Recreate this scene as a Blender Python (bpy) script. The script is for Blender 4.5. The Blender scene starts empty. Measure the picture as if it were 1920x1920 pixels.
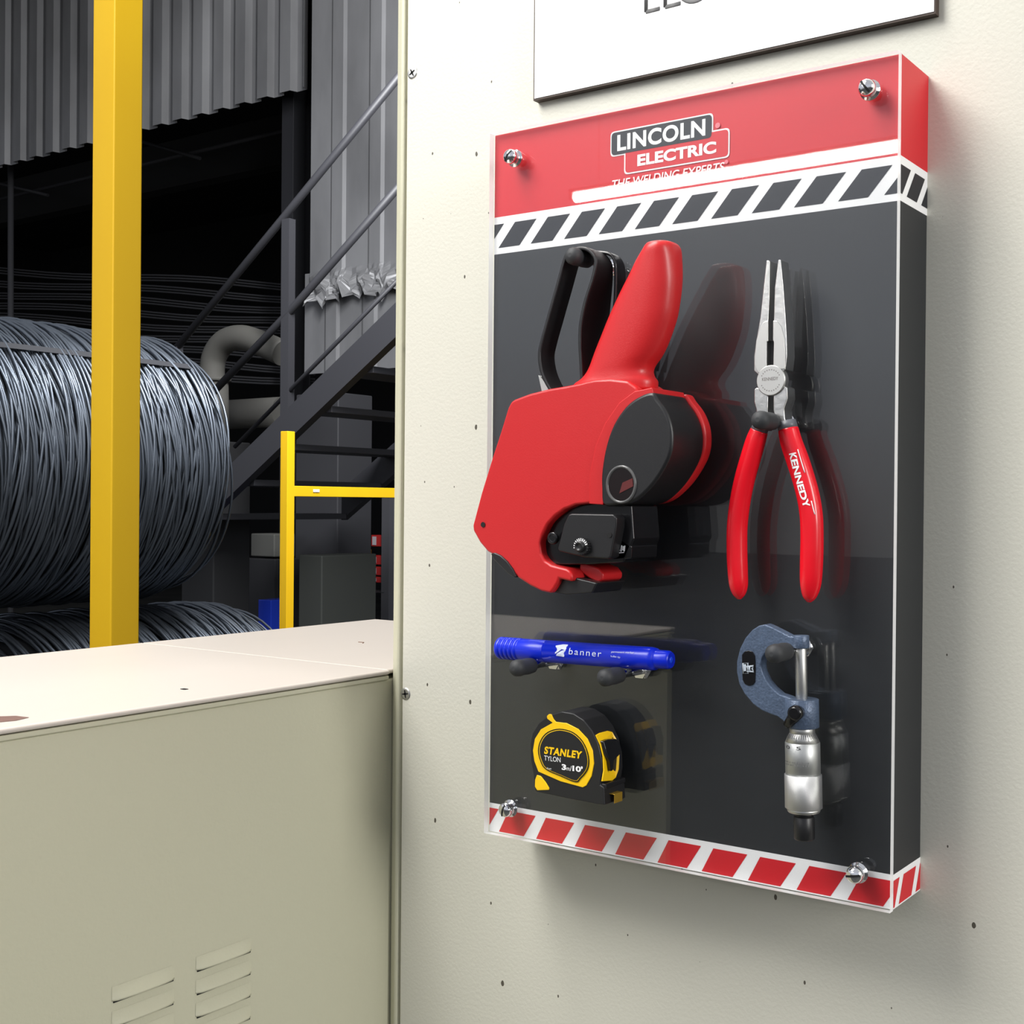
import bpy, bmesh, math, random
from mathutils import Vector, Matrix
random.seed(7)
SC = bpy.context.scene
COL = SC.collection
# ------------------------------------------------------------ camera
F, YAW, PITCH, ROLL = 2398.28, 0.62677, 0.00647, 0.00844
ZB = 1.433                       # height of the board's lower edge above the floor
CAM = Vector((0.50682, -0.6714, 0.21699 + ZB))
fw = Vector((-math.sin(YAW)*math.cos(PITCH), math.cos(YAW)*math.cos(PITCH), -math.sin(PITCH)))
rt = Vector((math.cos(YAW), math.sin(YAW), 0)); up = rt.cross(fw)
c_, s_ = math.cos(ROLL), math.sin(ROLL)
RT, UP = c_*rt + s_*up, -s_*rt + c_*up
cam = bpy.data.cameras.new('camera'); co = bpy.data.objects.new('camera', cam); COL.objects.link(co)
cam.sensor_width = 36; cam.lens = 36*F/1920; cam.clip_start = .02; cam.clip_end = 200
M = Matrix((RT, UP, -fw)).transposed().to_4x4(); M.translation = CAM; co.matrix_world = M
SC.camera = co
# ------------------------------------------------------------ world, lights, exposure
w = bpy.data.worlds.new('hall_air'); SC.world = w; w.use_nodes = True
nt = w.node_tree; bg = nt.nodes['Background']
tc = nt.nodes.new('ShaderNodeTexCoord'); sx = nt.nodes.new('ShaderNodeSeparateXYZ'); rp = nt.nodes.new('ShaderNodeValToRGB')
nt.links.new(tc.outputs['Generated'], sx.inputs[0]); mr_ = nt.nodes.new('ShaderNodeMapRange'); mr_.inputs['From Min'].default_value = -.35; mr_.inputs['From Max'].default_value = .55; nt.links.new(sx.outputs['Z'], mr_.inputs['Value']); nt.links.new(mr_.outputs[0], rp.inputs[0]); nt.links.new(rp.outputs[0], bg.inputs[0])
e = rp.color_ramp.elements
e[0].position = .17; e[0].color = (.10, .10, .095, 1)
e[1].position = .72; e[1].color = (.70, .74, .86, 1)
for p_, c_2 in ((.39, (.45, .45, .46, 1)), (.53, (.68, .72, .82, 1)), (1.0, (.62, .64, .70, 1))):
    x_ = e.new(p_); x_.color = c_2
bg.inputs[1].default_value = .66
def area(name, loc, target, sx_, sy_, power, col=(1, .98, .94)):
    l = bpy.data.lights.new(name, 'AREA'); l.shape = 'RECTANGLE'; l.size = sx_; l.size_y = sy_; l.energy = power; l.color = col
    o = bpy.data.objects.new(name, l); COL.objects.link(o); o.location = loc
    o.rotation_euler = (Vector(target)-Vector(loc)).to_track_quat('-Z', 'X').to_euler(); return o
area('ceiling_light_over_panel', (-.30, -.72, 2.68), (0.05, 0.0, 1.7), .9, .5, 17)
area('ceiling_light_right', (3.0, -.75, 2.45), (.2, 0, 1.6), 1.2, .5, 40)
area('ceiling_light_left', (-1.5, -1.5, 3.6), (-.8, 0, 1.5), .9, .3, 16)
area('post_fill_light', (-.75, -.25, 4.0), (-2.0, 1.1, 1.7), .9, .4, 34)  # unseen fill light, added to brighten the yellow post
area('ceiling_light_over_coils', (-2.3, 1.6, 4.4), (-3.7, 2.2, 1.2), 1.8, .4, 48, (.92, .97, 1))
area('hall_fill_light', (-2.5, 3.0, 4.6), (-4.6, 6.2, 3.0), 2.0, .4, 250, (.97, .98, 1))  # unseen area light, added to light the corrugated wall and cladding
SC.view_settings.view_transform = 'Standard'; SC.view_settings.look = 'None'
SC.view_settings.exposure = 0.2; SC.view_settings.gamma = 1; SC.view_settings.use_curve_mapping = False

# ------------------------------------------------------------ helpers
def P(px, py, X=None, Y=None, Z=None):
    """real point seen at photo pixel (px,py) lying on the plane X=, Y= or Z="""
    d = RT*(px-960) + UP*(960-py) + fw*F
    ax, v = (0, X) if X is not None else (1, Y) if Y is not None else (2, Z)
    return CAM + d*((v-CAM[ax])/d[ax])
def B(x, z, y=0.0): return Vector((x, y, z+ZB))       # board coordinates (metres)
def srgb(r, g, b):
    f = lambda v: (v/255/12.92) if v/255 <= .04045 else ((v/255+.055)/1.055)**2.4
    return (f(r), f(g), f(b), 1)
MATS = {}
def mat(name, col, rough=.5, metal=0., spec=.5, noise=None, bump=None, coat=0, emit=None):
    """noise=(scale, amount 0..1, stretch xyz) mottles the colour; bump=(scale, strength)"""
    if name in MATS: return MATS[name]
    m = bpy.data.materials.new(name); m.use_nodes = True; n = m.node_tree; b = n.nodes['Principled BSDF']
    b.inputs['Base Color'].default_value = col; b.inputs['Roughness'].default_value = rough
    b.inputs['Metallic'].default_value = metal; b.inputs['Specular IOR Level'].default_value = spec
    b.inputs['Coat Weight'].default_value = coat
    if noise:
        tcn = n.nodes.new('ShaderNodeTexCoord'); mp = n.nodes.new('ShaderNodeMapping'); nz = n.nodes.new('ShaderNodeTexNoise')
        mp.inputs['Scale'].default_value = noise[2] if len(noise) > 2 else (1, 1, 1)
        nz.inputs['Scale'].default_value = noise[0]; nz.inputs['Detail'].default_value = 6
        cr = n.nodes.new('ShaderNodeValToRGB'); a = noise[1]
        cr.color_ramp.elements[0].position = .3; cr.color_ramp.elements[1].position = .7
        cr.color_ramp.elements[0].color = tuple(c*(1-a) for c in col[:3])+(1,)
        cr.color_ramp.elements[1].color = tuple(min(1, c*(1+a)) for c in col[:3])+(1,)
        n.links.new(tcn.outputs['Object'], mp.inputs[0]); n.links.new(mp.outputs[0], nz.inputs[0]); n.links.new(nz.outputs[0], cr.inputs[0])
        n.links.new(cr.outputs[0], b.inputs['Base Color'])
    if bump:
        tcn = n.nodes.new('ShaderNodeTexCoord'); nz = n.nodes.new('ShaderNodeTexNoise'); bp = n.nodes.new('ShaderNodeBump')
        nz.inputs['Scale'].default_value = bump[0]; nz.inputs['Detail'].default_value = 3; bp.inputs['Strength'].default_value = bump[1]; bp.inputs['Distance'].default_value = .001
        n.links.new(tcn.outputs['Object'], nz.inputs[0]); n.links.new(nz.outputs[0], bp.inputs['Height']); n.links.new(bp.outputs[0], b.inputs['Normal'])
    if emit:
        b.inputs['Emission Color'].default_value = col; b.inputs['Emission Strength'].default_value = emit
    MATS[name] = m; return m
def tag(o, label=None, cat=None, group=None, kind=None):
    if label: o['label'] = label
    if cat: o['category'] = cat
    if group: o['group'] = group
    if kind: o['kind'] = kind
    return o
def empty(name, loc, label=None, cat=None, group=None):
    o = bpy.data.objects.new(name, None); COL.objects.link(o); o.location = loc; o.empty_display_size = .02
    return tag(o, label, cat, group)
class MB:
    """collects verts and faces in world coordinates; build() makes ONE mesh object"""
    def __init__(s): s.v = []; s.f = []; s.m = []; s.sm = []
    def add(s, vs, fs, mi=0, smooth=False):
        k = len(s.v); s.v += [Vector(v) for v in vs]
        for f in fs: s.f.append([i+k for i in f]); s.m.append(mi); s.sm.append(smooth)
        return s
    def box(s, a, b, mi=0):
        x0, x1 = sorted((a[0], b[0])); y0, y1 = sorted((a[1], b[1])); z0, z1 = sorted((a[2], b[2]))
        vs = [(x, y, z) for z in (z0, z1) for y in (y0, y1) for x in (x0, x1)]
        return s.add(vs, [(0, 2, 3, 1), (4, 5, 7, 6), (0, 1, 5, 4), (2, 6, 7, 3), (0, 4, 6, 2), (1, 3, 7, 5)], mi)
    def prism(s, pts, y0, y1, mi=0):
        """outline in XZ (Vectors or pairs), y0 front, y1 back"""
        q = [(p[0], p[-1]) for p in pts]; n = len(q)
        ar = sum(q[i][0]*q[(i+1) % n][1]-q[(i+1) % n][0]*q[i][1] for i in range(n))
        if ar < 0: q.reverse()
        vs = [(x, y0, z) for x, z in q]+[(x, y1, z) for x, z in q]
        fs = [list(range(n)), list(range(2*n-1, n-1, -1))]+[(i, i+n, (i+1) % n+n, (i+1) % n) for i in range(n)]
        return s.add(vs, fs, mi)
    def tube(s, pts, r, n=16, mi=0, cap=True, closed=False, flat=1.0, flat_axis=None):
        pts = [Vector(p) for p in pts]; m = len(pts); rs = r if isinstance(r, (list, tuple)) else [r]*m
        ring = []; prev = None
        for i, p in enumerate(pts):
            if closed: t = pts[(i+1) % m]-pts[i-1]
            else: t = pts[min(i+1, m-1)]-pts[max(i-1, 0)]
            t.normalize()
            if prev is None:
                a = Vector((0, 0, 1)) if abs(t.z) < .9 else Vector((0, 1, 0))
                u = t.cross(a).normalized()
            else: u = (prev-t*prev.dot(t)).normalized()
            prev = u; v = t.cross(u)
            R = []
            for k in range(n):
                d = (u*math.cos(2*math.pi*k/n)+v*math.sin(2*math.pi*k/n))*rs[i]
                if flat_axis is not None: d[flat_axis] *= flat
                R.append(p+d)
            ring.append(R)
        k0 = len(s.v); s.v += [x for R in ring for x in R]
        for i in range(m if closed else m-1):
            j = (i+1) % m
            for k in range(n):
                s.f.append([k0+i*n+k, k0+i*n+(k+1) % n, k0+j*n+(k+1) % n, k0+j*n+k]); s.m.append(mi); s.sm.append(True)
        if cap and not closed:
            s.f.append([k0+k for k in range(n)][::-1]); s.m.append(mi); s.sm.append(False)
            s.f.append([k0+(m-1)*n+k for k in range(n)]); s.m.append(mi); s.sm.append(False)
        return s
    def lathe(s, base, axis, prof, n=24, mi=0):
        """prof = [(distance along axis, radius), ...]"""
        ax = Vector(axis).normalized()
        pts = [Vector(base)+ax*d for d, _ in prof]
        u = ax.cross(Vector((0, 0, 1)) if abs(ax.z) < .9 else Vector((0, 1, 0))).normalized(); v = ax.cross(u)
        k0 = len(s.v); m = len(prof)
        for p, (_, r) in zip(pts, prof):
            s.v += [p+(u*math.cos(2*math.pi*k/n)+v*math.sin(2*math.pi*k/n))*max(r, 1e-6) for k in range(n)]
        for i in range(m-1):
            for k in range(n):
                s.f.append([k0+i*n+k, k0+i*n+(k+1) % n, k0+(i+1)*n+(k+1) % n, k0+(i+1)*n+k]); s.m.append(mi); s.sm.append(abs(prof[i][0]-prof[i+1][0]) > 1e-7)
        s.f.append([k0+k for k in range(n)][::-1]); s.m.append(mi); s.sm.append(False)
        s.f.append([k0+(m-1)*n+k for k in range(n)]); s.m.append(mi); s.sm.append(False)
        return s
    def build(s, name, mats, parent=None, bevel=0, seg=3, label=None, subsurf=0, angle=30):
        mats = mats if isinstance(mats, (list, tuple)) else [mats]
        off = Vector((0, 0, 0))
        if parent is not None:
            p = parent
            while p is not None: off += p.location; p = p.parent
            loc = Vector((0, 0, 0))
        else:
            lo = [min(v[i] for v in s.v) for i in range(3)]; hi = [max(v[i] for v in s.v) for i in range(3)]
            loc = Vector(((lo[0]+hi[0])/2, (lo[1]+hi[1])/2, lo[2])); off = loc
        me = bpy.data.meshes.new(name); me.from_pydata([tuple(v-off) for v in s.v], [], s.f)
        me.polygons.foreach_set('material_index', s.m); me.polygons.foreach_set('use_smooth', s.sm)
        for x in mats: me.materials.append(x)
        me.validate(); me.update()
        o = bpy.data.objects.new(name, me); COL.objects.link(o); o.location = loc
        if parent is not None: o.parent = parent
        if bevel:
            b = o.modifiers.new('bevel', 'BEVEL'); b.width = bevel; b.segments = seg; b.limit_method = 'ANGLE'; b.angle_limit = math.radians(angle)
            for pl in me.polygons: pl.use_smooth = True
            ws = o.modifiers.new('wn', 'WEIGHTED_NORMAL'); ws.keep_sharp = False
        if label: o['label'] = label
        return o
def smooth_path(pts, n=6, closed=False):
    """Catmull-Rom through points (Vectors of any dimension)"""
    pts = [Vector(p) for p in pts]; m = len(pts); out = []
    rng = range(m if closed else m-1)
    for i in rng:
        g = (lambda k: pts[k % m]) if closed else (lambda k: pts[max(0, min(m-1, k))])
        p0, p1, p2, p3 = g(i-1), g(i), g(i+1), g(i+2)
        for k in range(n):
            t = k/n
            out.append(.5*((2*p1)+(p2-p0)*t+(2*p0-5*p1+4*p2-p3)*t*t+(3*p1-p0-3*p2+p3)*t**3))
    if not closed: out.append(pts[-1])
    return out
def round_corners(q, r, n=4):
    """q list of (x,z); rounds every corner with radius r"""
    out = []; m = len(q)
    for i in range(m):
        p = Vector((q[i][0], q[i][1])); a = Vector((q[i-1][0], q[i-1][1])); b = Vector((q[(i+1) % m][0], q[(i+1) % m][1]))
        rr = min(r, (a-p).length*.45, (b-p).length*.45)
        pa = p+(a-p).normalized()*rr; pb = p+(b-p).normalized()*rr
        for k in range(n+1):
            t = k/n; out.append(tuple(pa*(1-t)**2+p*2*t*(1-t)+pb*t*t))
    return out
def text_mb(mb, s, place, w=None, h=None, bold=0.0, shear=0.0, mi=0, thick=0.0, spacing=1.0, dense=False):
    """letters of string s; place(u,v)->(point) for u in 0..1 along, v in 0..1 up"""
    cu = bpy.data.curves.new('letters', 'FONT'); cu.body = s; cu.offset = bold; cu.space_character = spacing; cu.resolution_u = 6
    ob = bpy.data.objects.new('letters', cu); COL.objects.link(ob)
    dg = bpy.context.evaluated_depsgraph_get(); dg.update()
    me = bpy.data.meshes.new_from_object(ob.evaluated_get(dg))
    bpy.data.objects.remove(ob); bpy.data.curves.remove(cu)
    if dense:
        bm = bmesh.new(); bm.from_mesh(me)
        for _ in range(2): bmesh.ops.subdivide_edges(bm, edges=[e for e in bm.edges if e.calc_length() > .12], cuts=1)
        bmesh.ops.triangulate(bm, faces=bm.faces); bm.to_mesh(me); bm.free()
    vs = [v.co.copy() for v in me.vertices]
    x0 = min(v.x for v in vs); x1 = max(v.x for v in vs); y0 = min(v.y for v in vs); y1 = max(v.y for v in vs)
    pts = [place((v.x-x0)/(x1-x0)+shear*(v.y-y0)/(y1-y0), (v.y-y0)/(y1-y0)) for v in vs]
    mb.add(pts, [list(p.vertices) for p in me.polygons], mi)
    bpy.data.meshes.remove(me)
    return mb
def quad_place(bl, br, tl, tr):
    bl, br, tl, tr = map(Vector, (bl, br, tl, tr))
    return lambda u, v: bl*(1-u)*(1-v)+br*u*(1-v)+tl*(1-u)*v+tr*u*v
def flat_text(mb, s, x0, x1, z0, z1, y, **k):
    return text_mb(mb, s, quad_place((x0, y, z0), (x1, y, z0), (x0, y, z1), (x1, y, z1)), **k)

# ------------------------------------------------------------ materials
def panel_paint(name, col, speck=.5, sc=34.):
    m = mat(name, col, .42, 0, .5)
    n = m.node_tree; b = n.nodes['Principled BSDF']
    t = n.nodes.new('ShaderNodeTexCoord'); nz = n.nodes.new('ShaderNodeTexNoise'); bp = n.nodes.new('ShaderNodeBump')
    nz.inputs['Scale'].default_value = 420; nz.inputs['Detail'].default_value = 2; bp.inputs['Strength'].default_value = .25; bp.inputs['Distance'].default_value = .0006
    n.links.new(t.outputs['Object'], nz.inputs[0]); n.links.new(nz.outputs[0], bp.inputs['Height']); n.links.new(bp.outputs[0], b.inputs['Normal'])
    # dark chips of paint, a few to the hand's width
    vo = n.nodes.new('ShaderNodeTexVoronoi'); vo.voronoi_dimensions = '2D'; vo.inputs['Scale'].default_value = sc
    mp = n.nodes.new('ShaderNodeMapping'); mp.inputs['Scale'].default_value = (1, 1, .6)
    wn = n.nodes.new('ShaderNodeTexNoise'); wn.inputs['Scale'].default_value = 160
    n.links.new(t.outputs['Object'], mp.inputs[0]); sq = n.nodes.new('ShaderNodeSeparateXYZ'); cq = n.nodes.new('ShaderNodeCombineXYZ'); n.links.new(mp.outputs[0], sq.inputs[0]); n.links.new(sq.outputs['X'], cq.inputs['X']); n.links.new(sq.outputs['Z'], cq.inputs['Y']); n.links.new(cq.outputs[0], vo.inputs['Vector']); n.links.new(t.outputs['Object'], wn.inputs[0])
    sp = n.nodes.new('ShaderNodeSeparateColor'); n.links.new(vo.outputs['Color'], sp.inputs[0])
    m1 = n.nodes.new('ShaderNodeMath'); m1.operation = 'MULTIPLY'; n.links.new(sp.outputs[0], m1.inputs[0]); n.links.new(wn.outputs[0], m1.inputs[1])
    m2 = n.nodes.new('ShaderNodeMath'); m2.operation = 'MULTIPLY'; m2.inputs[1].default_value = .15*speck; n.links.new(m1.outputs[0], m2.inputs[0])
    lt = n.nodes.new('ShaderNodeMath'); lt.operation = 'LESS_THAN'; n.links.new(vo.outputs['Distance'], lt.inputs[0]); n.links.new(m2.outputs[0], lt.inputs[1])
    g2 = n.nodes.new('ShaderNodeMath'); g2.operation = 'GREATER_THAN'; g2.inputs[1].default_value = .72; n.links.new(sp.outputs[1], g2.inputs[0])
    mu = n.nodes.new('ShaderNodeMath'); mu.operation = 'MULTIPLY'; n.links.new(lt.outputs[0], mu.inputs[0]); n.links.new(g2.outputs[0], mu.inputs[1])
    mx = n.nodes.new('ShaderNodeMix'); mx.data_type = 'RGBA'; mx.inputs[6].default_value = col; mx.inputs[7].default_value = (.09, .08, .06, 1)
    n.links.new(mu.outputs[0], mx.inputs[0]); n.links.new(mx.outputs[2], b.inputs['Base Color'])
    return m
cream = panel_paint('cream_panel_paint', srgb(212, 210, 197), .55)
cream2 = panel_paint('cream_cabinet_paint', srgb(198, 196, 172), .0)
lidm = mat('worn_lid_paint', srgb(208, 199, 190), .38, noise=(3.2, .05, (1, .35, 1)))
red_p = mat('red_print', srgb(214, 26, 38), .45)
wht_p = mat('white_print', srgb(250, 250, 250), .5)
blk_p = mat('charcoal_print', srgb(35, 37, 40), .5)
dark_p = mat('charcoal_plate_print', srgb(22, 24, 32), .5)
chrome = mat('chrome', (.9, .9, .9, 1), .08, 1)
steel = mat('brushed_steel', (.62, .62, .6, 1), .32, 1, bump=(300, .15))
steel_l = mat('satin_steel', (.60, .60, .58, 1), .42, 1)
red_tool = mat('red_tool_plastic', srgb(198, 34, 37), .36, bump=(1400, .06))
red_grip = mat('red_vinyl_grip', srgb(232, 22, 38), .22)
blk = mat('black_plastic', (.012, .012, .013, 1), .38, bump=(2600, .06))
blk_g = mat('black_gloss_plastic', (.008, .008, .009, 1), .18)
rub = mat('black_rubber', (.03, .032, .035, 1), .62)
grey_c = mat('grey_collar_plastic', srgb(96, 98, 104), .4)
yel = mat('yellow_tool_plastic', srgb(255, 205, 20), .3)
blue = mat('blue_plastic', srgb(8, 40, 205), .3)
steelblue = mat('hammered_blue_enamel', srgb(84, 99, 122), .4, metal=.2, noise=(900, .18), bump=(700, .3))
yel_post = mat('yellow_post_paint', srgb(255, 200, 20), .45, noise=(2.5, .06, (1, 1, .5)))
darksteel = mat('dark_painted_steel', srgb(52, 52, 56), .5)
wire_m = mat('drawn_steel_wire', (.15, .17, .20, 1), .42, .8)
galv = mat('galvanised_sheet', (.24, .24, .245, 1), .5, .3, noise=(1.4, .4, (1, 1, .35)))
pipe_m = mat('grey_dusty_pipe', (.085, .082, .073, 1), .75)
dk = mat('unlit_bay_dark', (.012, .012, .013, 1), .9)  # near-black: the darkness of the unlit bay is put into the colour
concrete = mat('dark_concrete', (.07, .07, .065, 1), .7, noise=(1.5, .3))

# ------------------------------------------------------------ structure
tag(MB().box((-24, -40, -.1), (30, 16, 0)).build('floor', concrete), kind='structure')
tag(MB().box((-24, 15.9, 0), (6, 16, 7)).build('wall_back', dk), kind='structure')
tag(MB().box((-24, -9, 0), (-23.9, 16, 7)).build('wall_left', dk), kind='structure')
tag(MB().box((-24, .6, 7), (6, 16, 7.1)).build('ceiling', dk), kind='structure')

# corrugated sheet wall on posts, open underneath
def corrugated(mb, x0, x1, Y, zb, zt, pitch, depth, torn=0, wide=.42):
    base = [(0, 0), (wide, 0), (wide+.07, depth), (.90, depth), (.97, 0)]
    xs = []
    x = x0
    while x < x1:
        xs += [(x+u*pitch, d) for u, d in base]; x += pitch
    if torn:
        out = []
        for (a, da), (b, db) in zip(xs, xs[1:]):
            for k in range(4): out.append((a+(b-a)*k/4, da+(db-da)*k/4))
        xs = out
    xs = [p for p in xs if p[0] <= x1]
    zsl = [zb+torn*k/12 for k in range(12)]+[zb+torn, zt] if torn else [zb, zt]
    ph = [random.uniform(0, 6.28) for _ in range(8)]
    vs = []
    for z in zsl:
        a = max(0, 1-(z-zb)/torn) if torn else 0
        for (x, d) in xs:
            w1 = math.sin(x*31+ph[0]+z*17)+.7*math.sin(x*67+ph[1]-z*40)+.5*math.sin(x*118+ph[2]+z*61)
            w2 = math.sin(x*26+ph[3])+.8*math.sin(x*57+ph[4])+.6*math.sin(x*133+ph[5])
            vs.append((x, Y+d-a*(.05+.035*w1), z+a*.035*w2))
    m = len(xs); fs = [(k*m+i, k*m+i+1, (k+1)*m+i+1, (k+1)*m+i) for k in range(len(zsl)-1) for i in range(m-1)]
    mb.add(vs, fs, smooth=False); return mb
YW = 6.33
zl = P(0, 312, Y=YW).z; zr = P(580, 157, Y=YW).z; zb_ = (zl+zr)/2
xl, xr = P(-60, 300, Y=YW).x, P(588, 157, Y=YW).x
o = corrugated(MB(), xl, xr, YW, zb_, 6.9, .255, .06).build('wall_corrugated', galv); o.modifiers.new('s', 'SOLIDIFY').thickness = .004
tag(o, kind='structure')
YS = 5.95
x0 = P(583, 300, Y=YS).x; zz = P(640, 560, Y=YS).z
o = corrugated(MB(), x0, x0+2.4, YS, zz, 6.9, .36, -.014, torn=.22, wide=.55).build('torn_cladding_sheet', galv); o.modifiers.new('s', 'SOLIDIFY').thickness = .004
tag(o, 'pale galvanised cladding sheet with a torn crumpled lower edge, right of the dark steel column', 'cladding sheet')
# second layer behind the tear
mb = MB(); xa = P(584, 640, Y=YS+.1).x
corrugated(mb, xa, xa+1.5, YS+.03, P(600, 700, Y=YS+.03).z, P(600, 510, Y=YS+.03).z, .36, -.012, wide=.55)
tag(mb.build('lower_cladding_sheet', galv), 'galvanised cladding sheet below the torn crumpled edge, behind the stair rails', 'cladding sheet')

# ------------------------------------------------------------ big cream machine cabinet the board hangs on
YP = .0498
PX = P(756, 960, Y=YP).x            # left end of the flat panel
EX = -.1275                          # left end of the frame beside it
cab = empty('machine_cabinet', (.6, .3, 0), 'large cream painted machine cabinet wall that carries the tool display and the sign', 'cabinet')
MB().box((PX, YP, .12), (2.2, YP+.03, 2.75)).build('front_panel', cream, cab, bevel=.0015, seg=3)
pr = [(-.0, 0), (-.0012, .0)]
post = MB()
prof = [(PX-.0012, YP+.004), (PX-.0030, YP+.0005), (PX-.0052, YP), (PX-.0072, YP+.0012), (EX, YP+.004), (EX, YP+.05), (PX-.0012, YP+.05)]
vs = [(x, y, .1) for x, y in prof]+[(x, y, 2.75) for x, y in prof]; n = len(prof)
post.add(vs, [(i, (i+1) % n, (i+1) % n+n, i+n) for i in range(n)]+[list(range(n))[::-1], list(range(n, 2*n))], smooth=False)
post.build('frame_edge', cream2, cab, bevel=.0006, seg=2, label='rounded narrow frame strip, chipped, left of the panel groove')
MB().box((PX-.003, YP+.03, .12), (2.2, YP+.5, 2.75)).build('cabinet_body', mat('shadow_gap_steel', srgb(120, 116, 104), .6), cab)
for (px, py) in ((773.5, 136.5), (760.5, 1301)):
    c = P(px, py, Y=YP); s = MB()
    s.lathe(c+Vector((0, .0004, 0)), (0, -1, 0), [(0, .0047), (.0004, .0047), (.0009, .0042), (.0010, .0030)], 28)
    so = s.build('screw', steel_l, cab, label='countersunk cross-head screw')
    q = MB(); a = .5 if py < 600 else .15
    for k in range(4):
        ang = a+k*math.pi/2; d = Vector((math.cos(ang), 0, math.sin(ang))); e_ = Vector((-math.sin(ang), 0, math.cos(ang)))
        y = Vector((0, -.00085, 0))
        q.add([c+y+e_*.0007, c+y-e_*.0007, c+y+d*.0029-e_*.0004, c+y+d*.0029+e_*.0004], [(0, 1, 2, 3)])
    q.build('cross_slot', mat('black_recess_and_shade', (.004, .004, .004, 1), .8), so)

# ------------------------------------------------------------ low cream cabinet on the left (front faces +X)
FX = EX
ZT = .0922+ZB
low = empty('low_cabinet', (-.27, -.2, 0), 'low cream metal cabinet with a lid-like top and pressed louvres, lower left', 'cabinet')
MB().box((-.405, -.48, .08), (FX-.001, .345, ZT-.0072)).build('cabinet_body', cream2, low, bevel=.002)
# folded flange right under the lid
MB().box((-.40, -.48, ZT-.0075), (FX+.0008, YP-.001, ZT-.0042)).build('top_flange', cream2, low, bevel=.0009)
lid = MB().box((-.415, -.48, ZT-.0035), (FX+.0022, YP-.0015, ZT)); lid.box((-.415, YP-.0015, ZT-.0035), (EX-.001, .353, ZT))
lid.build('lid', lidm, low, bevel=.0016, seg=4)
# marks on the lid
mk = MB(); c = P(346, 1292, Z=ZT+.0002); mk.box(c+Vector((-.0022, -.0018, -.0001)), c+Vector((.0022, .0014, .0002)))
mk.build('bolt_hole', MATS['black_recess_and_shade'], low)
mk = MB(); ptsl = [P(x, y, Z=ZT+.0002) for x, y in ((-20, 1350), (0, 1343), (30, 1342), (55, 1345), (30, 1351), (8, 1353), (-20, 1356))]
mk.add(ptsl, [list(range(7))]); mk.build('worn_patch', mat('bare_metal_patch', srgb(120, 92, 84), .5), low, label='brownish worn scratch on the lid')
mk = MB(); a, b = P(672, 1204, Z=ZT+.0002), P(680, 1206, Z=ZT+.0002)
mk.tube([a, (a+b)/2+Vector((.001, .003, 0)), b], .0005, 6); mk.build('scratch', mat('scratch_brown', srgb(130, 105, 90), .6), low)
# louvres: two columns of pressed scoops
def louvre(y0, y1, z):
    m = MB(); n = 14; k = 8; g = []
    for i in range(n+1):
        u = i/n; y = y0+(y1-y0)*u; env = math.sin(math.pi*min(1, max(0, u)))**.35 if 0 < u < 1 else 0
        row = []
        for j in range(k+1):
            v = j/k; d = .0030*env*(v**1.5)
            row.append((FX-.0008+d, y, z+.0085*(1-v)))
        row.append((FX-.0016, y, z+.0002)); g.append(row)
    vs = [p for r in g for p in r]; L = k+2
    m.add(vs, [(i*L+j, (i+1)*L+j, (i+1)*L+j+1, i*L+j+1) for i in range(n) for j in range(L-1)], smooth=True)
    o = m.build('louvre', cream2, low)
    s = MB(); s.box((FX-.0011, y0+.001, z-.0012), (FX-.00040, y1-.001, z+.0004)); s.build('lip_shadow', MATS['black_recess_and_shade'], o)  # black strip under the lip: its shadow put in as colour
for k in range(4):
    louvre(-.1955, -.1490, ZB-.0808-.0148*k)
    louvre(-.1320, -.0852, ZB-.0808-.0148*k)
# ------------------------------------------------------------ sign above the board
YG = .0438
sgl, sgr = P(1000, 186, Y=YG), P(1754, 29, Y=YG)
zs = (sgl.z+sgr.z)/2
sign = empty('wall_sign', ((sgl.x+sgr.x)/2, YP, zs), 'white sign with dark edges and large thin grey lettering, above the red display board', 'sign')
MB().box((sgl.x, YG, zs), (sgr.x, YP, zs+.24)).build('sign_board', mat('dark_laminate_core', srgb(70, 56, 48), .6), sign)
MB().box((sgl.x+.0011, YG-.0004, zs+.0012), (sgr.x-.0008, YG, zs+.239)).build('sign_face', mat('white_laminate', srgb(252, 252, 252), .35), sign)
mb = MB(); yl = YG-.0006
a = P(1211, 26, Y=yl); b = P(1237, 17, Y=yl); c = P(1247, 17, Y=yl); d = P(1276, 9, Y=yl); e1 = P(1285, 0, Y=yl); e2 = P(1313, 0, Y=yl)
hh = .032; r = .0013; base = (a.z+c.z)/2
def stroke(p, q): mb.tube([(p[0], yl, p[1]), (q[0], yl, q[1])], r, 8, flat=.15, flat_axis=1)
stroke((a.x, base+r), (a.x, base+hh)); stroke((a.x, base+r), (b.x, base+r))
stroke((c.x, base+r), (c.x, base+hh)); stroke((c.x, base+r), (d.x, base+r)); stroke((c.x, base+hh), (d.x, base+hh)); stroke((c.x, base+hh*.5), (d.x-.001, base+hh*.5)); stroke((a.x, base+hh), (b.x-.0035, base+hh)) if False else None
cx = (e1.x+e2.x)/2+.0015; rr = hh/2
arc = [(cx+.0135*math.cos(t), yl, base+r*.2+rr+(rr-.0)*math.sin(t)) for t in [math.radians(50+k*(260/24)) for k in range(25)]]
mb.tube(arc, r, 8, flat=.15, flat_axis=1)
mb.build('lettering', mat('grey_lettering', srgb(105, 105, 105), .6), sign)

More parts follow.
